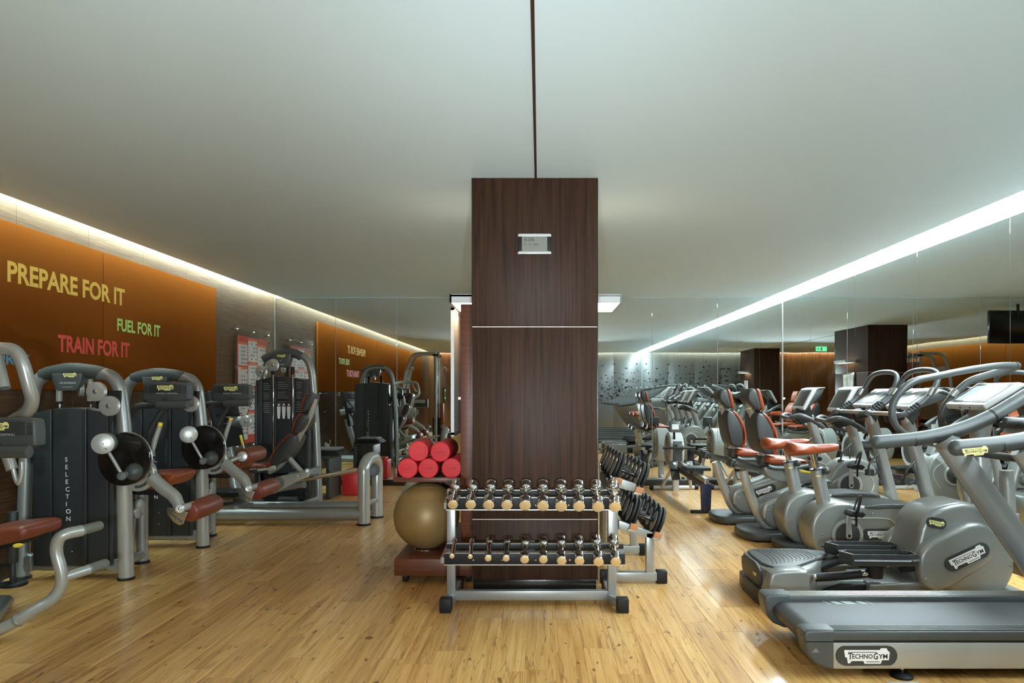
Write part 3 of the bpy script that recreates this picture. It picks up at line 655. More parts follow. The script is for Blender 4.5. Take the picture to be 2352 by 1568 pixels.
# footplate and cable arm
part(R0, 'foot_plate', BLK, BM(P(520, 962, 7.7), .05, .62, .62, (0, -.18, 0), .01)); part(R0, 'plate_grip', GLB, *[BM(P(523, 962, 7.7)+Vector((.012+.008*k*.1, 0, -.25+.1*k)), .03, .6, .012, (0, -.18, 0)) for k in range(6)])
part(R0, 'foot_plate_post', SIL, T([P(515, 1000, 7.75), P(535, 1080, 7.75), P(548, 1150, 7.6)], .06, 14, 4)); part(R0, 'cable_arm', SIL, T([P(488, 975, 7.75), P(530, 968, 7.75), P(566, 966, 7.75)], .055, 14, rb=.04))
pulley(R0, P(565, 967, 7.66), .066); part(R0, 'cable', BLK, T([P(500, 968, 7.62), P(562, 985, 7.62)], .003, 6), T([P(565, 958, 7.7), P(610, 845, 7.9)], .003, 6)); part(R0, 'tray', LGR, L([(0, .05), (.006, .085), (.018, .09), (.02, .08)], P(510, 960, 7.7), (0, 0, 1))); part(R0, 'bottle_cap', CHR, CY(P(508, 962, 7.65), P(508, 968, 7.65), .05))
# tower
dt = 8.03
part(R0, 'tower_frame', SIL, T([P(590, 1150, dt), P(594, 1000, dt), P(605, 890, dt), P(612, 842, dt), P(626, 820, dt), P(648, 812, dt), P(675, 812, dt), P(702, 822, dt), P(715, 850, dt), P(720, 900, dt), P(727, 1000, dt), P(733, 1171, dt)], .042, 16, 4))
part(R0, 'top_grip', MGR, T([P(606, 826, dt-.01), P(630, 814, dt-.01), P(655, 809, dt-.01), P(678, 812, dt-.01), P(692, 819, dt-.01)], .05, 16, 4)); pl = part(R0, 'name_shield', MGR, PR(XZ(7.98, (623, 812), (670, 812), (668, 826), (663, 840), (658, 843), (634, 843), (629, 838), (625, 826)), 7.95, 8.04, .008))
logo(pl, P(646, 817, 7.947), (1, 0, 0), (0, 0, 1), .095, LBY, INK); text(pl, 'lettering', 'LEG PRESS', .012, P(637, 838, 7.947), (1, 0, 0), (0, 0, 1), WHT); text(pl, 'lettering', '✓ ✓', .028, P(632, 830, 7.947), (1, 0, 0), (0, 0, 1), WHT)
pulley(R0, P(601, 853, 7.93), .068); pulley(R0, P(628, 838, 7.96), .07); pulley(R0, P(651, 846, 8.02), .05, (1, 0, 0))
for q in (627.5, 672.5):
    part(R0, 'rod_sleeve', BLK, CY(P(q, 842, 8.0), P(q, 866, 8.0), .02)); part(R0, 'guide_rod', CHR, CY(P(q, 860, 7.94), P(q, 1075, 7.94), .009))
x0, x1 = P(590, 0, 8).x, P(704, 0, 8).x; zt, zb = P(0, 865, 8).z, .1
shroud(R0, x0, x1, 7.96, 8.1, P(0, 1085, 8).z, zt, [0, .14, .32, .42, .70, .80, 1]); part(R0, 'back_shroud', TOW, *[PR([(x0+(x1-x0)*a, zb), (x0+(x1-x0)*a, zt-.03+.03*min(1, 3*a*(1-a))), (x0+(x1-x0)*b, zt-.03+.03*min(1, 3*b*(1-b))), (x0+(x1-x0)*b, zb)], 8.18, 8.25, .006) for a, b in ((0, .28), (.28, .7), (.7, 1))])
part(R0, 'side_post', DGR, B(x1-.01, x1+.06, 7.95, 8.22, .1, P(0, 985, 8).z, .01), B(x0-.01, x0+.02, 7.95, 8.22, .1, zt-.1, .01)); part(R0, 'base_cover', DGR, B(x0, x1+.05, 7.93, 8.25, .02, .1, .02), CY(P(640, 1148, 7.9), P(684, 1148, 7.9), .045))
for k in range(14): part(R0, 'weight_plate', BLK, B(x0+.08, x1-.03, 8.0, 8.12, .105+k*.0245, .127+k*.0245, .003))
for i, ch in enumerate('SELECTION'): text(R0, 'lettering', ch, .032, (P(655, 0, 8.2).x, 8.252, 1.02-.054*i), (-1, 0, 0), (0, 0, 1), WHT)
for j, (xa, xb, za) in enumerate(((.16, .30, 1.46), (.44, .68, 1.47), (.82, .95, 1.47))):
    ops = []
    for k in range(16):
        if k in (4, 9): continue
        wd_ = (xb-xa)*random.uniform(.6, 1); ops.append(B(x0+(x1-x0)*xa, x0+(x1-x0)*(xa+wd_), 7.9555 if j != 1 else 7.9555, 7.9575, za-.022*k, za-.022*k+.006))
    part(R0, 'instructions', mat('faded_print', (.2, .2, .18), .5), *ops, smooth=0, kind='stuff')
for k in range(3):
    c = Vector((x0+(x1-x0)*(.47+.1*k), 7.9555, 1.13)); part(R0, 'body_figure', WHT, PR([(c.x-.018, c.z-.02), (c.x-.02, c.z+.07), (c.x+.02, c.z+.07), (c.x+.018, c.z-.02), (c.x+.012, c.z-.07), (c.x-.012, c.z-.07)], 7.955, 7.957, 0), CY((c.x, 7.957, c.z+.09), (c.x, 7.955, c.z+.09), .011))
# knobs of the carriage
# --- nearest machine, cut by the frame
M0 = thing('weight_machine', 'silver framed exercise machine cut off by the picture edge, with red seat and foot pegs', 'exercise machine', (-3.2, 4.2, 0)); R0 = M0
part(R0, 'overhead_tube', SILL, T([P(-140, 1330, 4.6), P(-120, 1000, 4.4), P(-90, 830, 4.1), P(-50, 800, 3.95), (P(0, 800, 3.9)), P(34, 806, 3.9), P(52, 835, 3.9), P(66, 885, 3.92), P(74, 918, 3.95), P(62, 945, 4.0), P(30, 966, 4.1)], .036, 16, 5))
part(R0, 'arm_tube', SILL, T([P(-40, 760, 3.95), P(-12, 800, 3.9), P(10, 892, 3.85)], .03, 14)); part(R0, 'arm_end', MGR, CY(P(10, 892, 3.85), P(11, 897, 3.85), .028))
zt = P(0, 959, 3.7).z; zb = P(0, 1040, 3.7).z; xe = P(80, 0, 3.7).x
console(R0, xe-.40, xe, 3.7, zb, zt)
part(R0, 'hand_grip', MGR, T([P(-100, 1037, 3.68), P(67, 1037, 3.68)], .034, 16)); part(R0, 'console_stem', DGR, T([P(-40, 1040, 3.76), P(-60, 1150, 3.9), P(-70, 1290, 4.1)], .03))
part(R0, 'hook_rod', SILL, T([P(26, 1050, 3.9), P(32, 1085, 3.9), P(42, 1110, 3.9), P(50, 1085, 3.9), P(50, 1060, 3.9)], .013, 12, 4), T([P(16, 1045, 3.9), P(28, 1078, 3.9)], .03))
part(R0, 'seat', LEA2, PR(XZ(4.15, (-90, 1222), (-20, 1214), (40, 1208), (55, 1214), (56, 1232), (45, 1242), (0, 1254), (-60, 1262)), 4.15, 4.5, .03, 2)); part(R0, 'seat_pan', BLK, PR(XZ(4.2, (-70, 1256), (30, 1246), (20, 1258), (-60, 1272)), 4.2, 4.45, .006))
part(R0, 'release_lever', YEL, PR(XZ(4.15, (33, 1250), (42, 1246), (57, 1248), (54, 1254), (38, 1257)), 4.13, 4.15, .003, 1)); part(R0, 'backrest', LEA, B(-3.95+.2, -3.95+.3, 4.15, 4.5, .65, 1.15, .03)); part(R0, 'seat_post', SIL, T([P(-50, 1265, 4.3), P(-60, 1370, 4.3)], .04)); part(R0, 'column_cover', TOW, B(-3.72, -3.55, 3.9, 4.25, .06, 1.2, .02))
part(R0, 'base_tube', SIL, T([(-3.75, 4.3, .06), (-3.3, 4.3, .06), (P(-60, 1470, 3.75))], .045, 14))
part(R0, 'foot_tube', SILL, T([P(-60, 1474, 3.75), P(0, 1446, 3.78), P(40, 1425, 3.8), P(80, 1400, 3.83), P(115, 1379, 3.86), P(137, 1352, 3.88), P(142, 1325, 3.88), P(138, 1300, 3.88), P(131, 1274, 3.88), P(130, 1253, 3.88), P(137, 1235, 3.88), P(155, 1225, 3.9), P(188, 1218, 3.96)], .032, 18, 5))
part(R0, 'foot_tube_collar', SIL, CY(P(38, 1426, 3.8), P(44, 1422, 3.8), .037)); part(R0, 'foot_peg', SILL, T([P(142, 1327, 3.88), P(204, 1307, 4.0)], .028, 16))
GFO = mat('grey_foam', (.17, .17, .15), .6)
for a, b in (((187, 1218, 3.96), (227, 1207, 4.15)), ((203, 1307, 4.0), (241, 1294, 4.18))): part(R0, 'foam_sleeve', GFO, T([P(*a), P(*b)], .029, 16, rnd=.4))
# tower post standing behind it
s = thing('cable_post', 'dark grey post with foam roller beside the brown wall and black cable', 'post', (P(29, 0, 4.9).x, 4.9, 0))
c = P(29, 0, 4.9).x; part(s, 'post', DGR, CY((c, 4.9, .16), (c, 4.9, .52), .035), CY((c, 4.9, 0), (c, 4.9, .16), .018)); part(s, 'base', BLK, CY((c, 4.9, 0), (c, 4.9, .02), .09)); part(s, 'cable', BLK, T([(c, 4.9, .1), (c-.05, 4.8, .02), (c-.08, 4.7, .008), (c-.12, 4.6, .008)], .006, 6, 5))
# --- dark storage stand with mats beside the mirror
s = thing('step_bench', 'dark grey stand under folded mats, beside the mirror behind leg press', 'stand', (-2.8, 9.1, 0))
part(s, 'side_panel', DGR, B(-2.72, -2.66, 8.85, 9.35, 0, .52, .01)); part(s, 'side_panel', DGR, B(-2.98, -2.92, 8.85, 9.35, 0, .52, .01)); part(s, 'top', DGR, B(-2.98, -2.66, 8.85, 9.35, .52, .55, .008)); part(s, 'shelf', DGR, B(-2.92, -2.72, 8.88, 9.33, .25, .28))
for k in range(4):
    solo('exercise_mat', ['bottom', 'second', 'third', 'top'][k]+' mat of the dark stack on the stand by the mirror', 'mat', BLK if k < 3 else mat('grey_mat', (.16, .17, .16), .6), (-2.78, 9.1, .55+.022*k), B(-2.98+.02*k, -2.56-.02*k, 8.88+.02*k, 9.33, .5505+.022*k, .5715+.022*k, .008), group='mats on the dark stand')
solo('step_box', 'small red plastic box beside the dark stand at the mirror', 'box', mat('red_plastic', (.5, .02, .02), .4), (-2.5, 9.4, 0), B(-2.62, -2.4, 9.2, 9.5, .0, .30, .02), B(-2.58, -2.44, 9.24, 9.46, .30, .34, .015))
# --- cable station behind the camera, seen in the mirrors
s = thing('cable_station', 'tall silver cable station with red bench, seen only in the mirrors', 'exercise machine', (-3.0, 2.3, 0))
part(s, 'frame', SIL, T([(-3.55, 1.9, 0), (-3.5, 1.9, 1.5), (-3.35, 1.9, 2.2), (-3.2, 1.9, 2.36), (-2.7, 1.9, 2.38)], .04, 14, 5), T([(-3.55, 2.45, 0), (-3.5, 2.45, 1.5), (-3.35, 2.45, 2.2), (-3.2, 2.45, 2.36), (-2.7, 2.45, 2.38)], .04, 14, 5), T([(-3.38, 1.9, 2.0), (-3.38, 2.45, 2.0)], .05), T([(-3.5, 1.9, .1), (-3.5, 2.45, .1)], .04), T([(-2.7, 1.9, .06), (-3.6, 1.9, .06)], .04), T([(-2.7, 2.45, .06), (-3.6, 2.45, .06)], .04))
part(s, 'upright', SIL, T([(-2.7, 1.9, 0), (-2.7, 1.9, 2.44)], .04)); part(s, 'upright', SIL, T([(-2.7, 2.45, 0), (-2.7, 2.45, 2.44)], .04))
for yy in (2.0, 2.12, 2.24, 2.36): part(s, 'guide_rod', CHR, CY((-2.7, yy, .1), (-2.7, yy, 2.34), .012))
part(s, 'top_beam', BLK, B(-2.76, -2.62, 1.86, 2.5, 2.3, 2.36, .01)); part(s, 'weight_stack', BLK, *[B(-2.8, -2.6, 2.02, 2.34, .12+.03*k, .146+.03*k, .003) for k in range(20)], kind='stuff')
part(s, 'bench', LEA, B(-2.5, -2.1, 2.0, 2.3, .42, .5, .025), B(-2.62, -2.52, 2.0, 2.3, .55, 1.1, .025)); part(s, 'bench_post', SIL, T([(-2.3, 2.15, .42), (-2.4, 2.15, .06), (-2.7, 2.15, .06)], .035)); part(s, 'pulldown_bar', SIL, T([(-2.5, 1.75, 1.95), (-2.5, 1.9, 2.02), (-2.5, 2.4, 2.02), (-2.5, 2.6, 1.95)], .014), T([(-2.5, 2.15, 2.02), (-2.5, 2.15, 2.3)], .005)); part(s, 'display', DGR, B(-2.6, -2.55, 1.7, 1.85, 1.1, 1.5, .01)); part(s, 'digits', GREEND, B(-2.56, -2.548, 1.74, 1.81, 1.4, 1.44), B(-2.56, -2.548, 1.74, 1.81, 1.2, 1.24))
# ---------------- chrome dumbbell rack ----------------
DR = thing('dumbbell_rack', 'silver two-shelf dumbbell rack in front of the wooden column', 'rack', (-.03, 4.35, 0)); R0 = DR
for s_, px_ in ((-1, 1037), (1, 1405.5)):
    x = P(px_, 0, 4.45).x; xf = P(1024 if s_ < 0 else 1430, 0, 4.30).x
    part(R0, 'upright', SIL, B(x-.027, x+.027, 4.43, 4.49, .05, .74, .004))
    fb = part(R0, 'foot_beam', SIL, PR([(xf-.03, 4.31), (xf+.03, 4.31), (x+.03, 4.40), (x+.03, 4.76), (x-.03, 4.76), (x-.03, 4.40)], .02, .075, .003, axis='z'))
    part(R0, 'foot_cap', BLK, B(xf-.037, xf+.037, 4.27, 4.345, 0, .088, .008)); part(R0, 'foot_cap', BLK, B(x-.036, x+.036, 4.745, 4.80, 0, .08, .008))
    if s_ > 0: logo(R0, (xf-.01, 4.37, .0765), (1, .15, 0), (-.15, 1, 0), .055, LBY, INK)
xl, xr = P(1037, 0, 4.45).x, P(1405.5, 0, 4.45).x
part(R0, 'cross_beam', SIL, B(xl, xr, 4.435, 4.485, .032, .092, .004))
def rail(y, z0, z1, pl_, pr_, dd):
    a, b = P(pl_, 0, dd).x, P(pr_, 0, dd).x
    return a, b
for z_lo, front, rear, yf_, yr_ in ((0, (1025, 1427), (1030, 1425), 4.22, 4.33), (1, (1020, 1436), (1025, 1432), 4.08, 4.22)):
    zf0, zf1 = (P(0, 1171, 4.22).z, P(0, 1143, 4.22).z) if not z_lo else (P(0, 1297, 4.08).z, P(0, 1271, 4.08).z)
    zr0, zr1 = (P(0, 1139, 4.33).z, P(0, 1126, 4.33).z) if not z_lo else (P(0, 1262, 4.22).z, P(0, 1249, 4.22).z)
    a, b = P(front[0], 0, yf_).x, P(front[1], 0, yf_).x
    part(R0, 'shelf_rail', BLK, B(a, b, yf_, yf_+.03, zf0+.006, zf1, .003), label='black front shelf rail'); part(R0, 'rail_lip', BRC, B(a, b, yf_-.012, yf_+.03, zf0, zf0+.006), B(a, b, yf_-.001, yf_+.03, zf1, zf1+.003))
    a2, b2 = P(rear[0], 0, yr_).x, P(rear[1], 0, yr_).x
    part(R0, 'shelf_rail', BLK, B(a2, b2, yr_, yr_+.03, zr0+.004, zr1, .003), label='black rear shelf rail'); part(R0, 'rail_lip', BRC, B(a2, b2, yr_-.001, yr_+.03, zr1, zr1+.003))
    part(R0, 'shelf_bar', SIL, B(a2, b2, yr_-.03, yr_-.005, zr0-.03, zr0-.004, .002))
    for x in (xl, xr, (xl+xr)/2): part(R0, 'bracket', SIL, PR([(yf_+.02, zf0+.004), (yf_+.02, zf0+.04), (4.46, zr0+.01), (4.46, zr0-.05)], x-.02, x+.02, .002, axis='x'))
    for x in (-.41, -.24, -.045, .155, .33): part(R0, 'bolt', CHR, CY((x+.02, yf_, zf0+.03), (x+.02, yf_-.006, zf0+.03), .006, 8, .002))
def dumbbell(px_, pyf, pxr, pyr, df, dr, rh, label, grp):
    """one chrome dumbbell lying front to back, resting on both rails"""
    a, b = P(px_, pyf, df), P(pxr, pyr, dr); ax = (b-a).normalized(); ln = (b-a).length
    o = thing('dumbbell', label, 'dumbbell', tuple(a), grp)
    hl = .085 if rh > .027 else (.06 if rh > .018 else .012); e = .004
    for s_, p0, dr_ in ((0, a, ax), (1, b, -ax)):
        if rh > .018:
            h = part(o, 'head', CHR, L([(.001, rh*.86), (e, rh*.97), (.009, rh), (.012, rh*.955), (hl-.02, rh*.955), (hl-.016, rh), (hl-.008, rh*1.0), (hl, rh*.8), (hl+.008, rh*.5)], p0, dr_, 20))
        else:
            h = part(o, 'head', CHR, L([(.001, rh*.9), (.004, rh), (.012, rh), (.016, rh*.85)], p0, dr_, 20))
        part(h, 'end_disc', CAP, CY(p0-dr_*.0008, p0+dr_*.004, rh*.88, 20, .001))
    hr = min(.0135, rh*.8)
    part(o, 'handle', CHR, L([(hl-.002, hr), (hl+.01, hr*.9), (ln/2-.03, hr*.95), (ln/2, hr*1.08), (ln/2+.03, hr*.95), (ln-hl-.01, hr*.9), (ln-hl+.002, hr)], a, ax, 16))
    return o
FX = [1040, 1081, 1122, 1164, 1206, 1247, 1289, 1330, 1374, 1413]; RX = [1047.5, 1087, 1128, 1168, 1208, 1247, 1288, 1328, 1368.5, 1407]
ORD = ['first', 'second', 'third', 'fourth', 'fifth', 'sixth', 'seventh', 'eighth', 'ninth', 'tenth']
for i in range(10):
    r = [.033, .0335, .0355, .0355, .037, .037, .038, .038, .0385, .0385][i]
    dumbbell(FX[i], [1159, 1159, 1160, 1160, 1161, 1162, 1163, 1163, 1164, 1164][i], RX[i], 1111, 4.12, 4.38, r, 'chrome dumbbell on the upper shelf of the column rack, %s from the left end' % ORD[i], 'chrome dumbbells on the upper shelf')
FX = [1038, 1080, 1121, 1162.5, 1205, 1248, 1290, 1331, 1375, 1414.5]; RX = [1045, 1084, 1125, 1165, 1206.5, 1248, 1289, 1329, 1369, 1408]
for i in range(10):
    r = [.016, .0155, .022, .022, .0275, .0275, .030, .030, .032, .032][i]
    dumbbell(FX[i], [1277, 1278, 1282, 1282, 1285, 1285, 1288, 1288, 1290, 1290][i], RX[i], [1236, 1237, 1236, 1237, 1235, 1235, 1234, 1234, 1233, 1233][i]+3, 4.0, 4.27, r, ('slim light' if i < 2 else 'chrome')+' dumbbell on the lower shelf of the column rack, %s from the left end' % ORD[i], 'chrome dumbbells on the lower shelf')
# ---------------- rolling storage unit with foam rollers and balls ----------------
TR = thing('storage_trolley', 'low red brown wooden trolley on castors with tall side panel and shelf', 'trolley', (-.85, 5.5, 0)); R0 = TR
xa = P(905, 0, 4.93).x; yb_ = 6.35
part(R0, 'base', RBR, B(xa, -.452, 4.93, yb_, P(0, 1322, 4.93).z, P(0, 1284, 4.93).z, .003)); xp = P(1058, 0, 5.0).x
part(R0, 'side_panel', RBR, B(xp, -.446, 5.0, yb_, .176, 1.99, .002))
za, zb_ = P(0, 1107, 5.15).z, P(0, 1075, 5.15).z; xt = P(903, 0, 5.15).x
part(R0, 'shelf', RBR, B(xt, xp, 5.15, yb_-.03, za, za+.03, .002)); part(R0, 'shelf_lip', RBR, B(xt, xt+.03, 5.15, yb_-.03, za+.03, zb_, .002)); part(R0, 'shelf_front', RBR, B(xt+.03, xp, 5.15, 5.165, za+.03, za+.035))
part(R0, 'shelf_back_post', RBR, B(xt+.05, xt+.11, yb_-.06, yb_-.03, .176, za, .002))
for x in (xa+.07, -.51):
    for y in (5.0, yb_-.08):
        w_ = part(R0, 'castor', BLK, CY((x-.018, y, .042), (x+.018, y, .042), .042)); part(w_, 'fork', BRC, B(x-.024, x+.024, y-.02, y+.02, .05, .0635))
s = thing('poster_stand', 'white backed framed panel standing beside the trolley panel, edge towards the camera', 'framed panel', (-.66, 5.6, za+.04))
part(s, 'white_sheet', WHT, B(-.665, -.655, 5.3, 6.1, za+.36, 1.98)); part(s, 'frame', LGR, B(-.675, -.650, 5.28, 5.30, za+.34, 2.0), B(-.675, -.65, 6.1, 6.12, za+.34, 2.0), B(-.675, -.65, 5.28, 6.12, 1.98, 2.0), B(-.675, -.65, 5.28, 6.12, za+.33, za+.36)); part(s, 'bracket', BRC, B(-.655, xp+.001, 5.6, 5.62, 1.3, 1.32), B(-.655, xp+.001, 5.8, 5.82, 1.7, 1.72))
def froller(px_, py_, ddep, lab, yaw=0):
    c = P(px_, py_, 5.12); o = thing('foam_roller', lab, 'foam roller', tuple(c), 'red foam rollers'); a = Vector((yaw, 1, 0))
    part(o, 'roller', FOAM, L([(0, .06), (.001, .068), (.008, .074), (.44, .074), (.448, .068), (.45, .06)], c, a, 32))
    text(o, 'lettering', 'GoFit', .026, c+Vector((-.044, -.0012, -.013)), (1, -yaw, 0), (0, 0, 1), FOAMD, xs=.95, bold=.03)
    g = []; 
    for x0_, x1_, z0_, z1_ in ((-.052, .052, .026, .0285), (-.052, .052, -.0285, -.026), (-.052, -.0495, -.0285, .0285), (.0495, .052, -.0285, .0285)): g.append(B(c.x+x0_, c.x+x1_, c.y-.0014, c.y+.002, c.z+z0_, c.z+z1_))
    part(o, 'stamped_frame', FOAMD, *g, smooth=0)
rr = .074; zr = za+.031+rr; c = lambda px_: px_
zpy = VY+(EYE-zr)*F/5.12
froller(936, zpy, 0, 'red foam roller in the bottom row, at the open left end'); froller(983.5, zpy, 0, 'red foam roller in the bottom row, in the middle'); froller(1037, zpy, 0, 'red foam roller in the bottom row, against the wooden panel')
zpy2 = zpy-rr*1.70*F/5.12
froller(961, zpy2, 0, 'red foam roller on top of the pile, left one', -.06); froller(1011, zpy2+1.5, 0, 'red foam roller on top of the pile, right one', .02)
zt = P(0, 1284, 4.93).z
for cx_, cy_, r, m, lab in ((P(980, 0, 5.25).x, 5.25, .247, GOLD, 'gold exercise ball on the trolley base'), (P(987, 0, 5.95).x, 5.95, .25, SVB, 'silver exercise ball on the trolley base behind the gold one')):
    bb = thing('exercise_ball', lab, 'exercise ball', (cx_, cy_, zt+.012), 'exercise balls'); part(bb, 'ball', m, SP((cx_, cy_, zt+.008+r), r, 40)); part(bb, 'valve_seam', m, *[T([(cx_+math.cos(a)*(r+.0005)*q, cy_+math.sin(a)*(r+.0005)*q, zt+.008+r+h*(r+.0005)) for a in [2*math.pi*k/36 for k in range(36)]], .0016, 6, closed=True) for h, q in ((.9, math.sqrt(1-.81)), (.6, .8))])
    part(R0, 'ball_ring', CHR, T([(cx_+math.cos(a)*.085, cy_+math.sin(a)*.085, zt+.006) for a in [2*math.pi*k/32 for k in range(32)]], .007, 8, closed=True))
# ---------------- round-plate dumbbell rack on the right of the column ----------------
PR2 = thing('plate_dumbbell_rack', 'silver dumbbell rack along the mirror side of the column, carrying black round dumbbells', 'rack', (.65, 5.4, 0)); R0 = PR2
for y in (4.97, 5.83):
    part(R0, 'foot_beam', SIL, B(.50, .84, y-.03, y+.03, .02, .08, .004)); part(R0, 'foot_cap', BLK, B(.83, .905, y-.036, y+.036, 0, .09, .008)); part(R0, 'foot_cap', BLK, B(.43, .50, y-.036, y+.036, 0, .09, .008))
    part(R0, 'upright', SIL, B(.755, .81, y-.028, y+.028, .08, .36, .004)); part(R0, 'arm', SIL, PR([(.81, .36), (.81, .31), (.56, .385), (.56, .45)], y-.028, y+.028, .004)); part(R0, 'rear_upright', SIL, B(.50, .555, y-.028, y+.028, .08, .70, .004)); part(R0, 'upper_arm', SIL, PR([(.72, .695), (.70, .645), (.50, .69), (.50, .77)], y-.028, y+.028, .004))
for (xo, zo, xi, zi) in ((.82, .315, .65, .375), (.69, .635, .54, .70)):
    for x_, z_ in ((xo, zo), (xi, zi)):
        part(R0, 'shelf_rail', SIL, PR([(x_-.03, z_+.01), (x_+.025, z_-.004), (x_+.03, z_+.006), (x_-.025, z_+.02)], 4.9, 5.9, .001)); part(R0, 'saddle_block', TAN, *[PR([(x_-.022, z_+.018), (x_+.032, z_+.004), (x_+.044, z_+.045), (x_-.008, z_+.06)], 4.9+.205*k, 4.9+.205*k+.05, .004) for k in range(5)])
for t, (xa_, za_, xb_, zb2) in enumerate(((.845, .425, .675, .49), (.725, .742, .56, .812))):
    for k in range(5):
        y = 5.03+.205*k-.0; r = .113-.003*k; a, b = Vector((xa_, y, za_)), Vector((xb_, y, zb2)); u = (b-a).normalized()
        o = thing('plate_dumbbell', 'black rubber round-plate dumbbell on the %s tier of the side rack, %s from the camera' % (('lower', 'upper')[t], ORD[k]), 'dumbbell', (xa_, y, za_-.1), 'round plate dumbbells')
        for s_, p0, q in ((0, a, u), (1, b, -u)):
            for j in range(2):
                w_ = part(o, 'plate', BLK, L([(.0+.028*j, .03), (.0+.028*j, r*.8), (.003+.028*j, r*.82), (.004+.028*j, r*.97), (.008+.028*j, r), (.02+.028*j, r), (.024+.028*j, r*.97), (.025+.028*j, r*.6)], p0-q*.03, q, 32))
            part(w_, 'hub_plate', SIL, L([(.0, .025), (.0, r*.62), (.004, r*.64)], p0-q*.034, q, 28), L([(.0, r*.64), (.004, r*.62), (.004, .025)], p0-q*.03+q*.053, q, 28))
        part(o, 'handle', GLB, CY(a, b, .0165, 16)); part(o, 'collar', GLB, CY(a-u*.036, a-u*.03, .02, 16))
# ---------------- rowing machines ----------------
def rower(x, lab):
    o = thing('rowing_machine', lab, 'rowing machine', (x, 8.9, 0), 'rowing machines')
    part(o, 'rear_foot', BLK, B(x-.18, x+.18, 7.83, 7.88, 0, .035, .006)); part(o, 'rear_leg', NAVY, PR([(x-.055, .03), (x+.045, .03), (x+.055, .33), (x-.065, .33)], 7.84, 7.9, .005))
    part(o, 'rail', BRC, PR([(7.84, .33), (7.84, .39), (9.45, .44), (9.45, .36)], x-.028, x+.028, .005, axis='x')); part(o, 'rail_housing', NAVY, PR([(7.86, .28), (7.86, .34), (9.3, .37), (9.3, .3)], x-.035, x+.035, .005, axis='x'))
    part(o, 'seat', BLK, PR([(8.25, .43), (8.25, .465), (8.3, .475), (8.5, .47), (8.54, .46), (8.54, .43)], x-.15, x+.15, .012, axis='x')); part(o, 'seat_carriage', DGR, B(x-.06, x+.06, 8.28, 8.5, .37, .43, .006))
    for s_ in (-1, 1):
        part(o, 'foot_plate', DGR, BM((x+s_*.1, 9.2, .33), .11, .03, .3, (-.75, 0, 0), .008)); part(o, 'strap', BLK, BM((x+s_*.1, 9.175, .35), .125, .05, .035, (-.75, 0, 0), .01))
    part(o, 'front_leg', LGR, PR([(9.62, .0), (9.72, .0), (9.66, .55), (9.56, .55)], x-.04, x+.04, .01, axis='x')); part(o, 'front_foot', LGR, CY((x-.3, 9.78, .03), (x+.3, 9.78, .03), .028)); part(o, 'foot_cap', BLK, CY((x-.34, 9.78, .035), (x-.29, 9.78, .035), .035), CY((x+.29, 9.78, .035), (x+.34, 9.78, .035), .035)); part(o, 'leg_brace', LGR, T([(x, 9.66, .1), (x, 9.78, .04)], .03)); part(o, 'gas_strut', LGR, T([(x-.09, 9.25, .42), (x-.2, 9.6, .06)], .022), T([(x+.09, 9.25, .42), (x+.2, 9.6, .06)], .022))
    c = Vector((x-.1, 9.72, .56)); part(o, 'flywheel_housing', LGR, L([(0, .13), (.0, .24), (.012, .255), (.17, .255), (.185, .24), (.185, .13)], c, (1, 0, 0), 36)); part(o, 'flywheel_cage', DGR, L([(.0, .02), (.0, .13), (.004, .24), (.03, .25)], c-Vector((.003, 0, 0)), (1, 0, 0), 30), L([(.155, .25), (.186, .24), (.19, .13), (.19, .02)], c-Vector((.003, 0, 0)), (1, 0, 0), 30)); part(o, 'cage_band', DGR, B(x-.07, x+.05, 9.44, 9.475, .42, .7, .005), B(x-.05, x+.03, 9.45, 9.46, .3, .42)); part(o, 'cage_rings', BRC, *[T([(c.x-.006, c.y+math.cos(a)*q, c.z+math.sin(a)*q) for a in [2*math.pi*k/28 for k in range(28)]], .004, 6, closed=True) for q in (.05, .09, .13, .17, .21)], kind='stuff')
    part(o, 'monitor_arm', BLK, T([(x-.02, 9.6, .55), (x-.05, 9.5, .8), (x-.06, 9.42, .86)], .016, 10, 3)); mo = part(o, 'monitor', DGR, BM((x-.06, 9.38, .9), .15, .035, .15, (-.2, 0, 0), .01)); part(mo, 'screen', LGR, BM((x-.06, 9.36, .9), .09, .006, .07, (-.2, 0, 0))); part(o, 'handle', BLK, CY((x-.24, 9.3, .62), (x+.2, 9.3, .62), .016)); part(o, 'chain_guide', DGR, B(x-.05, x+.04, 9.3, 9.46, .58, .66, .01))
    return o
RW = rower(1.88, 'silver and navy rowing machine in front of the mirror, beside the recumbent bikes')
dup(RW, (.85, 0, 0), 'silver and navy rowing machine half hidden behind the recumbent bikes')
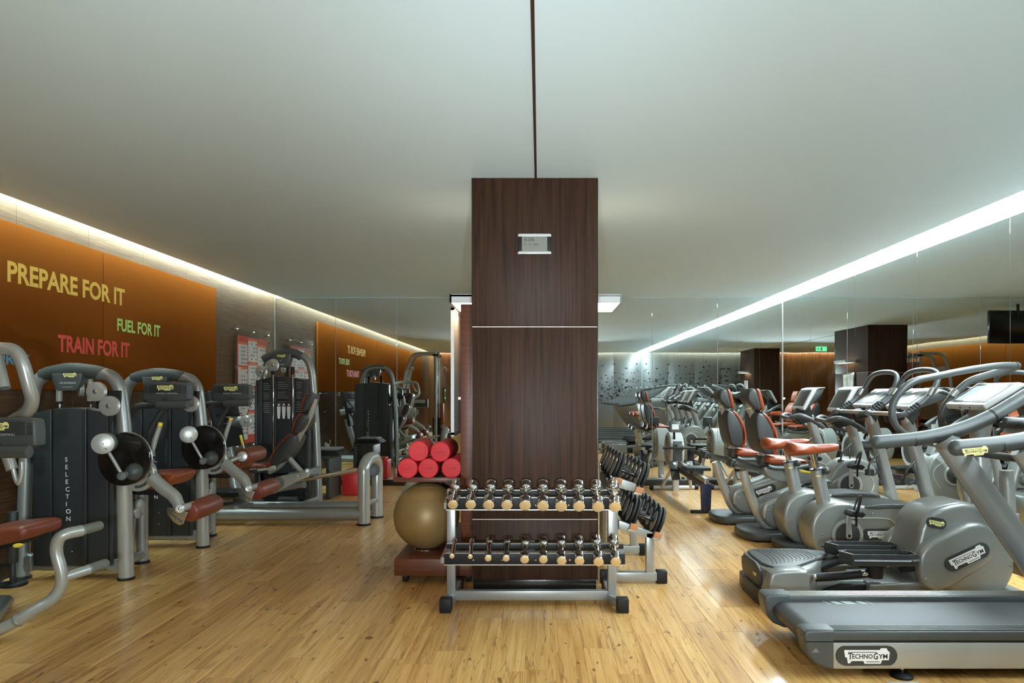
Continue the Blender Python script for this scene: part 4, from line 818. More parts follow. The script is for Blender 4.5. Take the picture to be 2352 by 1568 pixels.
# ---------------- cardio machines on the right ----------------
def screen_console(par, x0, z0, x1, z1, y0, y1, dark=False):
    """tilted display: lower edge (x0,z0), upper edge (x1,z1)"""
    a, b = Vector((x0, z0)), Vector((x1, z1)); u = (b-a).normalized(); n = Vector((-u.y, u.x))
    if n.y < 0: n = -n
    if dark: n = Vector((-u.y, u.x))
    ln = (b-a).length
    def q(s, t): return tuple(a+u*s*ln+n*t)
    sg = 1
    body = part(par, 'console', LGR, PR([q(0, 0), q(.04, .012), q(.96, .012), q(1.0, .004), q(1.12, -.03), q(1.25, -.09), q(1.22, -.095), q(1.08, -.045), q(.98, -.03), q(.02, -.025)], y0, y1, .009))
    part(body, 'underside', DGR, PR([q(.03, -.024), q(.96, -.028), q(1.06, -.046), q(1.2, -.094), q(.95, -.10), q(.5, -.07), q(.1, -.035)], y0+.012, y1-.012, .008))
    part(body, 'bezel', DGR, PR([q(.14, .009), q(.14, .0145), q(.9, .0145), q(.9, .009)], y0+.025, y1-.025, .001))
    part(body, 'screen', DSCR if dark else SCR, PR([q(.18, .014), q(.18, .016), q(.82, .016), q(.82, .014)], y0+.05, y1-.05, .0005))
    part(body, 'sockets', INK, *[CY(Vector((q(0, -.005)[0]-.002, y0+(y1-y0)*k, q(0, -.005)[1])), Vector((q(0, -.005)[0]+.004, y0+(y1-y0)*k, q(0, -.005)[1])), .006, 10, .001) for k in (.35, .6)])
    return body
def ringpts(cx, cz, r, a0=0, a1=360, n=24): return [(cx+r*math.cos(math.radians(a0+(a1-a0)*k/n)), cz+r*math.sin(math.radians(a0+(a1-a0)*k/n))) for k in range(n+(0 if a1-a0 == 360 else 1))]
def crank(par, x, y, z, r, up=1, s=-1):
    """flywheel disc, crank arm and pedal on the side facing s along y"""
    part(par, 'disc_ring', SILL, PR(ringpts(x, z, r*1.28, n=36), min(y, y+s*.006), max(y, y+s*.006), .002)); dd = part(par, 'crank_disc', DGR, PR(ringpts(x, z, r, n=36), min(y, y+s*.012), max(y, y+s*.012), .003))
    part(par, 'crank_arm', SILL, PR([(x-.022, z-.01), (x-.012, z-.025), (x+.012, z-.025), (x+.022, z-.01), (x+.016, z+.1*up), (x+.01, z+.175*up), (x-.012, z+.175*up), (x-.02, z+.1*up)], min(y+s*.015, y+s*.035), max(y+s*.015, y+s*.035), .004)); part(par, 'crank_bolt', GLB, CY((x, y+s*.034, z), (x, y+s*.04, z), .012, 14, .002))
    zp = z+.185*up; pd = part(par, 'pedal', BLK, PR([(x-.05, zp), (x-.04, zp-.02), (x+.05, zp-.03), (x+.075, zp-.005), (x+.05, zp+.018), (x-.03, zp+.02)], min(y+s*.04, y+s*.15), max(y+s*.04, y+s*.15), .008))
    part(pd, 'strap', BLK, T([(x+.0, y+s*.15, zp-.01), (x+.01, y+s*.165, zp+.05), (x+.04, y+s*.13, zp+.115), (x+.05, y+s*.07, zp+.11), (x+.03, y+s*.045, zp+.02)], .006, 8, 5, rb=.02), T([(x+.0, y+s*.15, zp), (x-.0, y+s*.152, zp-.09)], .005, 8, rb=.018))
# --- upright bike (template = the nearer one)
UB = thing('upright_bike', 'grey upright exercise bike with rust saddle, the nearer of two alike', 'exercise bike', (2.6, 5.48, 0), 'upright exercise bikes'); R0 = UB
d = 5.32; yn, yf2 = 5.32, 5.60; yc = 5.46
q = XZ(d, (1862, 1222), (1866, 1195), (1880, 1172), (1902, 1158), (1930, 1152), (1958, 1156), (1985, 1162), (2010, 1161), (2060, 1161), (2112, 1163), (2132, 1168), (2140, 1180), (2142, 1200), (2132, 1245), (2110, 1272), (2070, 1284), (1990, 1290), (1905, 1290), (1884, 1278), (1870, 1255))
part(R0, 'body', BODY, PR(q, yn, yf2, .03, 1, seg=5))
part(R0, 'top_cover', MGR, PR(XZ(d, (1984, 1166), (1990, 1161), (2030, 1157), (2080, 1158), (2108, 1162), (2112, 1167), (2106, 1171), (2060, 1168), (2000, 1171)), yn-.004, yf2+.004, .01, 1))
part(R0, 'side_rib', SILL, T([Vector((a, yn-.001, b)) for a, b in XZ(d, (1946, 1190), (2030, 1190), (2052, 1200), (2067, 1222), (2064, 1248), (2046, 1270), (1990, 1286))], .0045, 8, 4)); part(R0, 'side_rib', SILL, T([Vector((a, yf2+.001, b)) for a, b in XZ(d, (1946, 1190), (2030, 1190), (2052, 1200), (2067, 1222), (2064, 1248), (2046, 1270), (1990, 1286))], .0045, 8, 4))
c = P(1946, 1228, d); crank(R0, c.x, yn-.002, c.z, .094); crank(R0, c.x, yf2+.002, c.z, .094, -1, 1)
logo(R0, P(2021, 1227, yn-.0045), (1, 0, 0), (0, 0, 1), .19, WHT, INK, pill=(.27, .09))
for a, b in ((1888, 1228), (2003, 1179), (2124, 1179)): part(R0, 'screw', CHR, CY(P(a, b, yn-.002), P(a, b, yn-.006), .007, 12))
part(R0, 'base', MGR, PR([(2.12, 5.2), (2.05, 5.27), (2.03, 5.44), (2.05, 5.61), (2.12, 5.67), (2.62, 5.67), (2.62, 5.2)], 0.012, .075, .02, 1, axis='z')); part(R0, 'front_base', MGR, PR([(2.9, 5.2), (2.9, 5.67), (3.1, 5.67), (3.1, 5.2)], 0.012, .07, .02, 1, axis='z')); part(R0, 'base_beam', DGR, B(2.3, 3.0, 5.4, 5.52, .02, .08, .01)); part(R0, 'foot_pad', BLK, *[CY((x, y, 0), (x, y, .02), .03) for x in (2.15, 3.0) for y in (5.26, 5.66)])
a, b = P(1898, 1182, yc), P(1876, 1078, yc)
part(R0, 'seat_tube', SIL, T([a+(a-b)*.15, b], [.056, .05], 20)); part(R0, 'tube_sleeve', BODY, T([a-(b-a)*.08, a+(b-a)*.17], .061, 20)); part(R0, 'tube_collar', DGR, T([b, b+(b-a)*.03], .052, 18)); part(R0, 'seat_post', CHR, T([b, P(1866, 1038, yc)], .024, 16)); logo(R0, P(1880, 1093, yc-.052), (1, 0, 0), (0, 0, 1), .04, LBY, INK)
part(R0, 'clamp_knob', DGR, T([P(1882, 1082, yc), P(1893, 1083, 5.42)], .02, 12), SP(P(1898, 1081, 5.40), .03, 16))
def saddle(par, x0, x1, z, y):
    g = bmesh.new(); n = 18; m = 14; rg = []
    for i in range(n+1):
        t = i/n; x = x0+(x1-x0)*t
        wv = .125*(1-max(0, (t-.25))/.45)**1.0 if t < .7 else 0
        w_ = max(.028, .122*math.cos(min(1, max(0, (t-.18))/.45)*math.pi/2)**1.3) if t > .18 else .122
        e = math.sin(min(1, (t+.025)/.09)*math.pi/2)*math.sin(min(1, max(0.03, (1-t))/.08)*math.pi/2); w_ *= .35+.65*e
        th = (.052-.026*t)*(.3+.7*e); top = z-.012*math.sin(t*math.pi)-.012*t
        r_ = []
        for k in range(m):
            a = 2*math.pi*k/m; r_.append(g.verts.new((x, y+w_*math.cos(a), top-(.052-.026*t)+th*math.sin(a)*(1.15 if math.sin(a) < 0 else 1)-.01*abs(math.cos(a))**3*(1-t))))
        rg.append(r_)
    for A, B_ in zip(rg, rg[1:]):
        for k in range(m): g.faces.new((A[k], A[(k+1) % m], B_[(k+1) % m], B_[k]))
    g.faces.new(rg[0]); g.faces.new(rg[-1]); return finish('saddle', g, LEA, par, None, smooth=60)
saddle(R0, P(1813, 0, yc-.05).x, P(1925, 0, yc).x, P(0, 1014, yc).z, yc)
a, b = P(2140, 1178, yc), P(2080, 950, yc)
part(R0, 'front_post', SIL, T([a+(a-b)*.03, b], .05, 20)); part(R0, 'handlebar_clamp', BLK, BM((2.8, yc+.02, 1.175), .16, .12, .09, (0, -.3, 0), .025)); part(R0, 'crossbar', BRC, CY((2.72, 5.22, 1.19), (2.72, 5.72, 1.19), .017))
hb = [(2.68, 5.24, 1.185), (2.72, 5.2, 1.195), (2.82, 5.2, 1.25), (2.93, 5.2, 1.36), (2.985, 5.22, 1.47), (3.0, 5.3, 1.52), (3.005, 5.47, 1.535), (3.0, 5.64, 1.52), (2.985, 5.72, 1.47), (2.93, 5.74, 1.36), (2.82, 5.74, 1.25), (2.72, 5.74, 1.195), (2.68, 5.7, 1.185)]
part(R0, 'handlebar', MGR, T(hb, .0205, 14, 4)); [part(R0, 'grip_rib', DGR, T([(2.74+.02*k, y-.003, 1.203+.0145*k), (2.748+.02*k, y-.003, 1.209+.0145*k)], .026, 12)) for k in range(5) for y in (5.2, 5.74)]; [part(R0, 'pulse_sensor', BRC, T([(2.905, y-.004, 1.335), (2.935, y-.004, 1.39)], .0215, 12)) for y in (5.2, 5.74)]
screen_console(R0, 2.80, 1.235, 3.02, 1.385, 5.29, 5.65); part(R0, 'console_neck', DGR, PR([(2.82, 1.2), (2.9, 1.3), (2.98, 1.28), (2.9, 1.1)], yc-.06, yc+.06, .015))
def bottle_holder(par, c, dx=.0):
    part(par, 'bottle_holder', DGR, T([c+Vector((0, 0, 0)), c+Vector((-.05, -.03, -.04)), c+Vector((-.1, -.04, -.09)), c+Vector((-.11, -.03, -.15)), c+Vector((-.1, -.02, -.19)), c+Vector((-.05, 0, -.2)), c+Vector((.01, 0, -.15))], .009, 8, 4), T([c+Vector((-.005, .03, .0)), c+Vector((-.03, -.03, -.1)), c+Vector((-.0, .0, -.16))], .008, 8, 4), L([(0, .038), (.05, .038), (.05, .032), (.0, .032)], c+Vector((-.095, -.02, -.2)), (0, 0, 1), 20))
bottle_holder(R0, P(2106, 1052, yc-.02))
UB2 = dup(UB, (-.0, .60, 0), 'grey upright exercise bike with rust saddle, the farther of two alike')
# --- recumbent bike (template = the nearer one)
RB = thing('recumbent_bike', 'grey recumbent bike with rust seat and high backrest, the nearer of two alike', 'exercise bike', (2.4, 6.55, 0), 'recumbent exercise bikes'); R0 = RB
d = 6.42; yc = 6.56; yn, yf2 = 6.43, 6.69
part(R0, 'body', BODY, PR(XZ(d, (1749, 1180), (1753, 1160), (1766, 1148), (1820, 1130), (1880, 1110), (1908, 1098), (1920, 1074), (1940, 1058), (1972, 1051), (2000, 1060), (2018, 1082), (2024, 1112), (2018, 1150), (1990, 1195), (1950, 1220), (1790, 1217), (1764, 1208)), yn, yf2, .03, 1, seg=5))
part(R0, 'side_rib', SILL, T([Vector((a, yn-.001, b)) for a, b in XZ(d, (1756, 1190), (1760, 1168), (1776, 1156), (1880, 1126), (1930, 1098), (1950, 1085), (1975, 1082), (2000, 1094), (2008, 1118), (1990, 1150))], .005, 8, 4)); part(R0, 'side_rib', SILL, T([Vector((a, yf2+.001, b)) for a, b in XZ(d, (1756, 1190), (1760, 1168), (1776, 1156), (1880, 1126), (1930, 1098), (1950, 1085), (1975, 1082), (2000, 1094), (2008, 1118), (1990, 1150))], .005, 8, 4))
part(R0, 'body_top_cover', BODY, PR(XZ(d, (1850, 1122), (1880, 1104), (1900, 1100), (1915, 1106), (1900, 1118)), yn-.03, yf2+.03, .02, 1))
c = P(1953, 1114, d); crank(R0, c.x, yn-.002, c.z, .09); crank(R0, c.x, yf2+.002, c.z, .09, -1, 1)
logo(R0, P(1833, 1155, yn-.0045), (1, 0, .33), (-.33, 0, 1), .17, WHT, INK, pill=(.26, .085))
for a, b in ((1766, 1172), (1848, 1120), (1805, 1200)): part(R0, 'screw', CHR, CY(P(a, b, yn-.002), P(a, b, yn-.006), .007, 12))
part(R0, 'base', MGR, PR([(1.98, 6.28), (1.88, 6.36), (1.85, 6.56), (1.88, 6.76), (1.98, 6.84), (2.35, 6.84), (2.35, 6.28)], .012, .085, .02, 1, axis='z')); part(R0, 'front_base', MGR, PR([(2.85, 6.3), (2.85, 6.82), (3.05, 6.82), (3.05, 6.3)], .012, .08, .02, 1, axis='z')); part(R0, 'base_beam', DGR, B(2.2, 2.95, 6.48, 6.64, .02, .1, .01)); part(R0, 'foot_pad', BLK, *[CY((x, y, 0), (x, y, .02), .03) for x in (1.98, 2.95) for y in (6.36, 6.76)])
part(R0, 'rear_frame_tube', SILL, T([P(1706, 1080, yc), P(1718, 1120, yc), P(1735, 1165, yc), P(1750, 1195, yc), P(1772, 1213, yc), P(1800, 1217, yc)], .043, 18, 5))
part(R0, 'seat_rail', BRC, T([P(1680, 1062, yc-.05), P(1870, 1104, yc-.05)], .028, 4), T([P(1680, 1062, yc+.05), P(1870, 1104, yc+.05)], .028, 4)); part(R0, 'rail_end', DGR, BM(P(1679, 1062, yc), .05, .17, .075, (0, .22, 0), .012)); part(R0, 'rail_bolt', GLB, CY(P(1687, 1066, yc-.085), P(1687, 1066, yc-.095), .012), CY(P(1694, 1068, yc-.085), P(1694, 1068, yc-.095), .012))
part(R0, 'slide_cover', SIL, PR(XZ(6.47, (1752, 1068), (1800, 1072), (1860, 1082), (1880, 1100), (1865, 1112), (1800, 1108), (1775, 1102), (1760, 1090)), 6.46, 6.66, .012, 1))
part(R0, 'back_post', SILL, T([P(1719, 912, yc), P(1721, 932, yc), P(1731, 962, yc), P(1740, 1000, yc), P(1749, 1030, yc), P(1754, 1052, yc)], .03, 12, 5, rb=.045)); part(R0, 'post_base', DGR, BM(P(1755, 1058, yc), .1, .14, .09, (0, .12, 0), .01)); logo(R0, P(1720, 938, yc-.05), (1, 0, 0), (0, 0, 1), .04, LBY, INK)
def bpad(nm, f, b, y0, y1):
    o = part(R0, nm, DGR, PR(XZ(y0, *(b+[(a-5, c_) for a, c_ in f][::-1])), y0, y1, .02, 1)); r = [(a-6, c_) for a, c_ in f]; r2 = [(a+5.5, c_+1) for a, c_ in f]
    part(o, 'leather', LEA, PR(XZ(y0, *(r+r2[::-1])), y0+.006, y1-.006, .022, 1))
bpad('headrest', [(1742, 892), (1750, 918), (1754, 942)], [(1720, 893), (1717, 915), (1722, 925), (1740, 942)], 6.42, 6.70)
bpad('back_pad', [(1757, 949), (1772, 968), (1783, 992), (1785, 1022), (1780, 1044)], [(1738, 948), (1736, 975), (1742, 1010), (1750, 1036), (1762, 1044)], 6.37, 6.75)
part(R0, 'seat', LEA, PR(XZ(6.38, (1762, 1052), (1775, 1048), (1810, 1052), (1850, 1055), (1856, 1060), (1852, 1066), (1790, 1067), (1764, 1066)), 6.36, 6.76, .025, 1)); part(R0, 'seat_pan', DGR, PR(XZ(6.38, (1764, 1066), (1852, 1066), (1840, 1073), (1772, 1072)), 6.38, 6.74, .008)); part(R0, 'side_handle', MGR, T([P(1764, 1070, 6.33), P(1780, 1075, 6.33), P(1820, 1074, 6.33), P(1856, 1070, 6.33)], .02, 12, 4), T([P(1764, 1070, 6.79), P(1780, 1075, 6.79), P(1820, 1074, 6.79), P(1856, 1070, 6.79)], .02, 12, 4)); part(R0, 'release_lever', YEL, T([P(1838, 1081, 6.4), P(1862, 1086, 6.4)], .013, 10, rnd=.5))
part(R0, 'front_post', SIL, T([P(1982, 1062, yc), P(1948, 962, yc)], .047, 18)); bottle_holder(R0, P(1955, 1018, yc-.04))
screen_console(R0, 2.78, 1.18, 2.90, 1.40, 6.40, 6.74, True); part(R0, 'console_bracket', BLK, PR([(2.72, 1.10), (2.78, 1.2), (2.9, 1.22), (2.93, 1.06), (2.8, 1.02)], yc-.05, yc+.05, .015))
part(R0, 'handlebar', MGR, T([(2.66, 6.42, 1.1), (2.74, 6.36, 1.12), (2.84, 6.34, 1.08), (2.92, 6.33, 1.03), (2.96, 6.34, 1.0)], .024, 12, 4, rnd=.5), T([(2.66, 6.70, 1.1), (2.74, 6.76, 1.12), (2.84, 6.78, 1.08), (2.92, 6.79, 1.03), (2.96, 6.78, 1.0)], .024, 12, 4, rnd=.5), T([(2.66, 6.42, 1.1), (2.68, 6.56, 1.09), (2.66, 6.70, 1.1)], .02, 12, 4))
RB2 = dup(RB, (-.05, .82, 0), 'grey recumbent bike with rust seat and high backrest, the farther of two alike')
# --- elliptical
EL = thing('elliptical_trainer', 'grey elliptical trainer with black foot pedals and tall looping handlebars', 'elliptical trainer', (2.3, 4.6, 0)); R0 = EL
d = 4.36; yn, yf2 = 4.36, 4.86
part(R0, 'rear_housing', BODY, PR([(1.41, 4.36), (1.42, 4.9), (1.47, 4.97), (1.9, 4.95), (1.98, 4.82), (1.70, 4.36)], .012, .235, .03, 1, axis='z', seg=5))
part(R0, 'housing_base', DGR, PR([(1.385, 4.36), (1.39, 4.9), (1.47, 4.985), (1.8, 4.97), (1.72, 4.345), (1.5, 4.335)], 0, .1, .008, 1, axis='z'))
part(R0, 'housing_lid', MGR, PR([(1.44, 4.42), (1.44, 4.86), (1.49, 4.94), (1.84, 4.95), (2.0, 4.86), (1.97, 4.76), (1.70, 4.5), (1.60, 4.42)], .225, .252, .012, 1, axis='z')); part(R0, 'lid_grooves', DGR, *[T([(1.5+.03*k, 4.48+.014*k, .2525), (1.53+.03*k, 4.62+.006*k, .2525), (1.53+.03*k, 4.78, .2525), (1.5+.03*k, 4.9, .2525)], .0022, 6, 3) for k in range(12)])
part(R0, 'end_panel', DGR, PR([(4.47, .245), (4.46, .12), (4.52, .1), (4.78, .1), (4.86, .14), (4.86, .245)], 1.405, 1.43, .008, 1, axis='x')); logo(R0, (1.4035, 4.56, .17), (0, -1, 0), (0, 0, 1), .06, LBY, INK)
part(R0, 'near_block', BODY, PR(XZ(4.36, (1756, 1388), (1765, 1318), (1778, 1309), (1848, 1306), (1856, 1312), (1861, 1396)), 4.33, 4.47, .02, 1, seg=5))
part(R0, 'frame_beam', BODY, PR([(1.7, 4.52), (1.7, 4.72), (2.95, 4.76), (2.95, 4.48)], .03, .14, .02, axis='z')); part(R0, 'beam_cover', BODY, PR(XZ(4.42, (1995, 1354), (2000, 1341), (2130, 1334), (2180, 1356), (2180, 1375), (1995, 1375)), 4.42, 4.80, .015)); part(R0, 'mechanism_cover', BLK, PR(XZ(4.45, (1862, 1380), (1905, 1356), (1940, 1344), (1990, 1342), (1996, 1352), (1990, 1380)), 4.46, 4.76, .01))
# front housing
part(R0, 'front_housing', BODY, PR(XZ(4.44, (2112, 1240), (2120, 1205), (2140, 1177), (2175, 1160), (2225, 1153), (2262, 1165), (2295, 1200), (2325, 1265), (2340, 1305), (2325, 1345), (2290, 1385), (2180, 1398), (2130, 1370), (2095, 1320)), 4.45, 4.80, .04, 1, seg=6))
part(R0, 'hump_badge', DGR, PR(XZ(4.5, (2129, 1209), (2143, 1184), (2164, 1170), (2190, 1164), (2192, 1161), (2163, 1165), (2137, 1180), (2122, 1206)), 4.47, 4.78, .01)); logo(R0, P(2151, 1201, 4.447), (1, 0, -.2), (.2, 0, 1), .1, LBY, INK, pill=(.13, .07))
part(R0, 'side_cover', BODY, PR(XZ(4.36, (2112, 1300), (2114, 1275), (2130, 1252), (2165, 1232), (2215, 1207), (2245, 1200), (2272, 1206), (2292, 1228), (2296, 1255), (2282, 1286), (2245, 1315), (2190, 1348), (2155, 1362), (2128, 1350), (2115, 1328)), 4.36, 4.46, .03, 1, seg=5)); part(R0, 'side_cover', BODY, PR(XZ(4.36, (2112, 1300), (2114, 1275), (2130, 1252), (2165, 1232), (2215, 1207), (2245, 1200), (2272, 1206), (2292, 1228), (2296, 1255), (2282, 1286), (2245, 1315), (2190, 1348), (2155, 1362), (2128, 1350), (2115, 1328)), 4.79, 4.88, .03, 1, seg=5))
part(R0, 'barrel', BODY, PR(XZ(4.55, (2080, 1290), (2083, 1262), (2096, 1246), (2118, 1236), (2140, 1240), (2160, 1280), (2140, 1340), (2110, 1340), (2088, 1320)), 4.4, 4.84, .03, 1))
logo(R0, P(2222, 1279, 4.354), (1, 0, .46), (-.46, 0, 1), .235, WHT, INK, pill=(.30, .098))
for a, b in ((2183, 1217), (2126, 1329), (2321, 1299)): part(R0, 'screw', CHR, CY(P(a, b, 4.355 if b != 1217 else 4.448), P(a, b, 4.35 if b != 1217 else 4.443), .007, 12))
part(R0, 'front_foot', BODY, PR([(2.85, 4.3), (2.85, 4.95), (3.1, 4.95), (3.1, 4.3)], .0, .09, .02, axis='z'))
def tray(nm, dd, x0p, x1p, yt, yb):
    a, b = P(x0p, 0, dd).x, P(x1p, 0, dd).x; z1 = P(0, yt, dd).z; w_ = .075
    out = [(a, dd+.04), (a+.04, dd-.06), (b-.06, dd-w_), (b, dd-.05), (b+.0, dd+.03), (b-.05, dd+w_), (a+.22, dd+w_-.01), (a+.05, dd+w_)]
    o = part(R0, nm, DGR, PR(out, z1-.075, z1-.05, .008, axis='z'), *[T([(p[0], p[1], z1-.035) for p in (out[i], out[(i+1) % 8])], .007, 8, rb=.03) for i in range(8)])
    # wall of the pedal
    g = [PR([(out[i][0], z1-.07), (out[i][0], z1-.0), (out[i][0]+.001, z1), (out[i][0]+.001, z1-.07)], 0, .001, 0) for i in range(0)]
    m = Vector((sum(p[0] for p in out)/8, sum(p[1] for p in out)/8)); bm_ = bmesh.new()
    for i in range(8):
        p, q_ = Vector(out[i]), Vector(out[(i+1) % 8]); pi, qi = m+(p-m)*.93, m+(q_-m)*.93; hh = z1+(.018 if 0 else 0)
        v = [bm_.verts.new((u.x, u.y, z)) for u, z in ((p, z1-.06), (q_, z1-.06), (q_, hh), (p, hh), (pi, z1-.06), (qi, z1-.06), (qi, hh), (pi, hh))]
        for f in ((0, 1, 2, 3), (5, 4, 7, 6), (3, 2, 6, 7), (0, 4, 5, 1), (0, 3, 7, 4), (1, 5, 6, 2)): bm_.faces.new([v[k] for k in f])
    finish('pedal_rim', bm_, DGR, o, None); return o, z1, a, b
tn, z1, a, b = tray('foot_pedal', 4.42, 1934, 2098, 1268, 0); text(tn, 'lettering', 'Wellness in motion', .013, (a+.07, 4.353, z1-.035), (1, -.08, 0), (0, 0, 1), mat('grey_print', (.12, .13, .13), .5))
part(R0, 'pedal_bracket', BLK, L([(0, .045), (.05, .05), (.08, .055), (.1, .04)], P(2010, 1326, 4.45), (0, 0, 1), 18)); part(R0, 'pedal_arm', BLK, T([P(1862, 1326, 4.5), P(1930, 1322, 4.5), P(1990, 1316, 4.46)], .028, 12)); part(R0, 'ball_joint', CHR, CY(P(1978, 1317, 4.44), P(1992, 1316, 4.44), .018), CY(P(1866, 1325, 4.44), P(1874, 1324, 4.44), .018))
tf, z2, a2, b2 = tray('foot_pedal', 4.74, 1900, 2054, 1247, 0); part(R0, 'pedal_bracket', BLK, L([(0, .045), (.08, .05)], (a2+.25, 4.74, z2-.16), (0, 0, 1), 16)); part(R0, 'pedal_arm', BLK, T([(1.78, 4.66, .14), (2.0, 4.7, .22), (a2+.25, 4.74, z2-.1)], .03, 12, 4))
part(R0, 'link_arm', BLK, T([(2.3, 4.44, z1-.11), (2.55, 4.45, .25), (2.62, 4.47, .2)], .025, 10, 3), T([(2.3, 4.74, z2-.11), (2.55, 4.75, .27), (2.62, 4.75, .22)], .025, 10, 3))
# posts, console, handlebars
part(R0, 'console_post', SIL, T([(2.92, 4.62, .1), (2.93, 4.62, .75), (2.9, 4.62, 1.24)], [.075, .06, .05], 18)); part(R0, 'arm_post', SIL, T([P(2318, 1180, 4.5), P(2312, 1080, 4.5)], .04), CY(P(2318, 1205, 4.5), P(2318, 1178, 4.5), .055))
screen_console(R0, 2.79, 1.262, 3.03, 1.415, 4.38, 4.80); part(R0, 'console_arm', SIL, PR([(2.86, 1.08), (2.92, 1.24), (3.0, 1.26), (2.96, 1.05)], 4.57, 4.67, .015))
part(R0, 'handlebar', MGR, T([P(2215, 1030, 4.55), P(2170, 1022, 4.5), P(2110, 1010, 4.46), P(2072, 993, 4.42), P(2051, 962, 4.4), P(2052, 925, 4.4), P(2074, 893, 4.4), P(2104, 874, 4.42), P(2150, 864, 4.46), P(2220, 850, 4.52), P(2290, 840, 4.58), P(2330, 839, 4.62)], .0225, 16, 5), T([P(2172, 1005, 4.9), P(2165, 980, 4.88), P(2163, 950, 4.86), P(2178, 922, 4.84), P(2205, 893, 4.82), P(2232, 873, 4.8), P(2280, 858, 4.76), P(2325, 845, 4.7), P(2336, 840, 4.66), P(2330, 839, 4.62)], .0245, 16, 5))
part(R0, 'pulse_sensor', BRC, T([P(2186, 909, 4.815), P(2198, 895, 4.805)], .0255, 12)); part(R0, 'moving_arm', SILL, T([P(2195, 1024, 4.52), P(2250, 1040, 4.6), P(2290, 1070, 4.6), P(2300, 1250, 4.62)], .026, 12, 4), T([P(2170, 1000, 4.9), P(2200, 1060, 4.9), P(2240, 1230, 4.86)], .026, 12, 4))
# --- treadmill (template = the one in view)
TM = thing('treadmill', 'grey treadmill in the front right corner with large oval badge on its side rail', 'treadmill', (2.2, 3.6, 0), 'treadmills in the row'); R0 = TM
xl, xr = 1.385, 3.35; y0, y1 = 3.29, 3.98; zt = .232
part(R0, 'side_rail', SILL, B(xl, xr, y0, y0+.05, .048, .172, .006)); part(R0, 'side_rail', SILL, B(xl, xr, y1-.05, y1, .048, .172, .006)); part(R0, 'rail_shadow_gap', BLK, B(xl, xr, y0+.004, y0+.06, .172, .182), B(xl, xr, y1-.06, y1-.004, .172, .182))
for ya, yb in ((y0, y0+.1), (y1-.12, y1)):
    part(R0, 'foot_rail', MGR, B(xl-.005, xr, ya, yb, .182, zt-.008, .005)); rb_ = part(R0, 'ribbed_tread', BRC if ya > 3.5 else DGR, *[B(xl, xr, ya+.012+(yb-ya-.02)/4*k, ya+.012+(yb-ya-.02)/4*k+.014, zt-.008, zt-.003, .002) for k in range(4)], kind='stuff')
    s_ = 1 if ya < 3.5 else -1
    part(R0, 'end_cap', MGR, PR([(xl+.004, .05), (xl-.03, .05), (xl-.09, .075), (xl-.125, .12), (xl-.14, .2), (xl-.135, .225), (xl-.12, zt+.002), (xl+.004, zt+.002)], ya-.008 if s_ > 0 else ya, yb if s_ > 0 else yb+.008, .014, 0, seg=4)); part(R0, 'cap_seam', BLK, B(xl-.138, xl+.002, (ya-.0095 if s_ > 0 else yb+.006), (ya-.006 if s_ > 0 else yb+.0095), .178, .183))
part(R0, 'cap_print', mat('faint_print', (.16, .16, .15), .5), PR([(1.28, .13), (1.315, .13), (1.31, .14), (1.30, .152), (1.29, .14)], 3.2805, 3.283, 0))
part(R0, 'belt', mat('belt_rubber', (.036, .039, .039), .46, bump=.5, bscale=420, spec=.6), PR([(1.36, .2), (1.325, .195), (1.295, .17), (1.29, .14), (1.30, .12), (1.33, .105), (3.1, .105), (3.1, .2)], y0+.1, y1-.12, .002, 0)); part(R0, 'roller', DGR, CY((1.35, y0+.08, .145), (1.35, y1-.1, .145), .045))
part(R0, 'deck_frame', BLK, B(1.42, 3.3, y0+.04, y1-.04, .06, .11)); part(R0, 'belt_print', mat('belt_marks', (.3, .32, .32), .5), *[PR([(x, 3.80), (x+w_, 3.80), (x+w_-.02, 3.855), (x-.02, 3.855)], .2002, .2008, 0, axis='z') for x, w_ in ((1.58, .01), (1.62, .035), (1.675, .06), (1.76, .035), (1.815, .01))])
logo(R0, ((1922+2060)/2*0+P(1990, 0, y0).x, y0-.0035, P(0, 1505, y0).z), (1, 0, 0), (0, 0, 1), .215, WHT, INK, pill=(.292, .095))
for x in (1.725, 3.2):
    for y in (y0+.03, y1-.09): part(R0, 'levelling_foot', BLK, L([(0, .05), (.01, .05), (.02, .035), (.022, .01)], (x, y, 0), (0, 0, 1))); part(R0, 'foot_thread', CHR, CY((x, y, .02), (x, y, .1), .009))
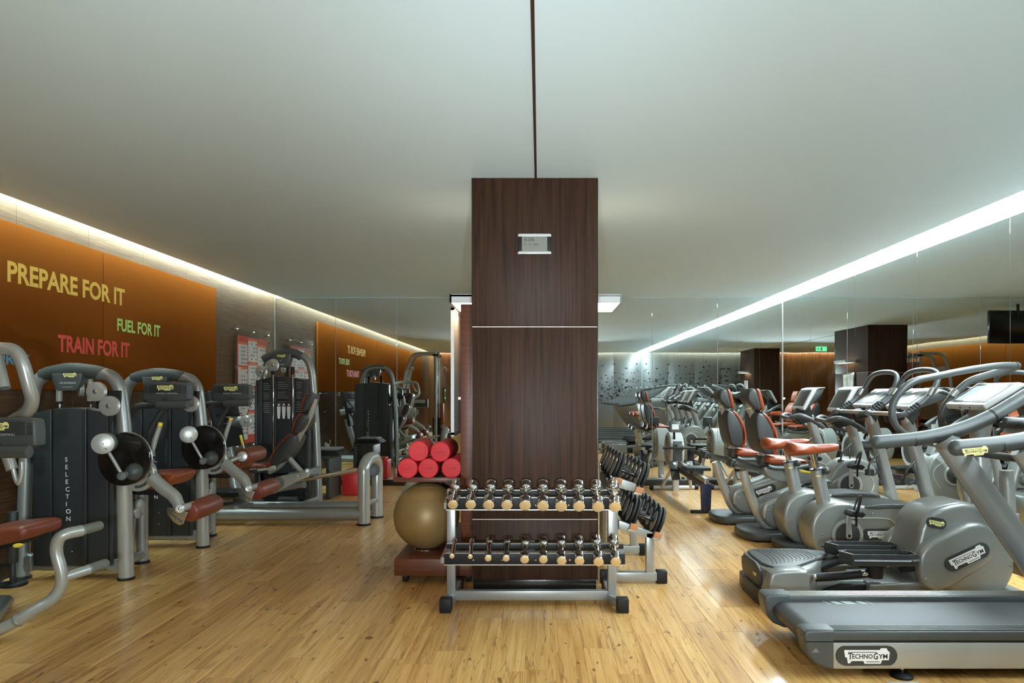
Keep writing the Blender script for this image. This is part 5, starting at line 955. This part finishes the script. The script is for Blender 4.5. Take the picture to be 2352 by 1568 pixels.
part(R0, 'motor_cover', BODY, PR([(2.95, .1), (2.95, .2), (3.0, .27), (3.15, .32), (3.33, .3), (3.42, .2), (3.42, .06), (3.3, .05)], y0+.02, y1-.02, .03, 1))
for s_, yy in ((1, 3.28), (-1, 3.93)):
    part(R0, 'upright', SIL, T([(2.97, yy+.02, .12), (2.8, yy+.02, .38), (2.28, yy+.0, 1.10)], [.082, .082, .07], 20, rb=.05))
def arm(dd, ox, oz):
    v = Vector((ox, dd-3.92, oz)); pp = [P(a, b, 3.92)+v for a, b in ((2012, 1016), (2050, 1013), (2100, 1008), (2160, 998), (2220, 981), (2280, 955), (2340, 920), (2400, 882), (2460, 838))]
    o = part(R0, 'hand_rail', MGR, T(pp, .038, 18, 4, rnd=.6, rb=.036))
    part(o, 'grip_inlay', DGR, T([p+Vector((0, -.003, -.006)) for p in pp[2:6]], .0365, 16, 4)); part(o, 'grip_seam', BLK, T([pp[5], pp[5]+(pp[6]-pp[5])*.06], .0388, 18)); return o
arm(3.93, 0, 0); ar = arm(3.28, .06, .02); lx, lz = P(2240, 1037, 3.24).x, P(0, 1036, 3.24).z
logo(ar, (P(2240, 0, 3.243).x, 3.2428, lz), (1, 0, .09), (-.09, 0, 1), .12, LBY, INK)
part(R0, 'front_crossbar', DGR, T([(2.62, 3.28, 1.17), (2.62, 3.93, 1.17)], .03)); part(R0, 'console_tray', SIL, PR([(2.58, 1.13), (2.62, 1.2), (3.0, 1.26), (3.0, 1.16)], 3.3, 3.9, .02)); screen_console(R0, 2.86, 1.26, 3.1, 1.5, 3.35, 3.86); part(R0, 'front_handle', DGR, T([P(2310, 967, 3.8), P(2420, 972, 3.8)], .024, 12, rnd=.5)); part(R0, 'console_stem', SIL, T([(2.75, 3.6, 1.16), (3.0, 3.6, 1.3)], .05))
part(R0, 'cross_tube', DGR, T([(2.42, 3.26, 1.02), (2.42, 3.95, 1.02)], .02))
for k, yy in enumerate((-1.28, -2.33, -3.38, -4.43, -5.48)):
    dup(TM, (.08, yy, 0), 'grey treadmill reflected in the mirrors, %s beyond the one in the front right corner' % ORD[k])
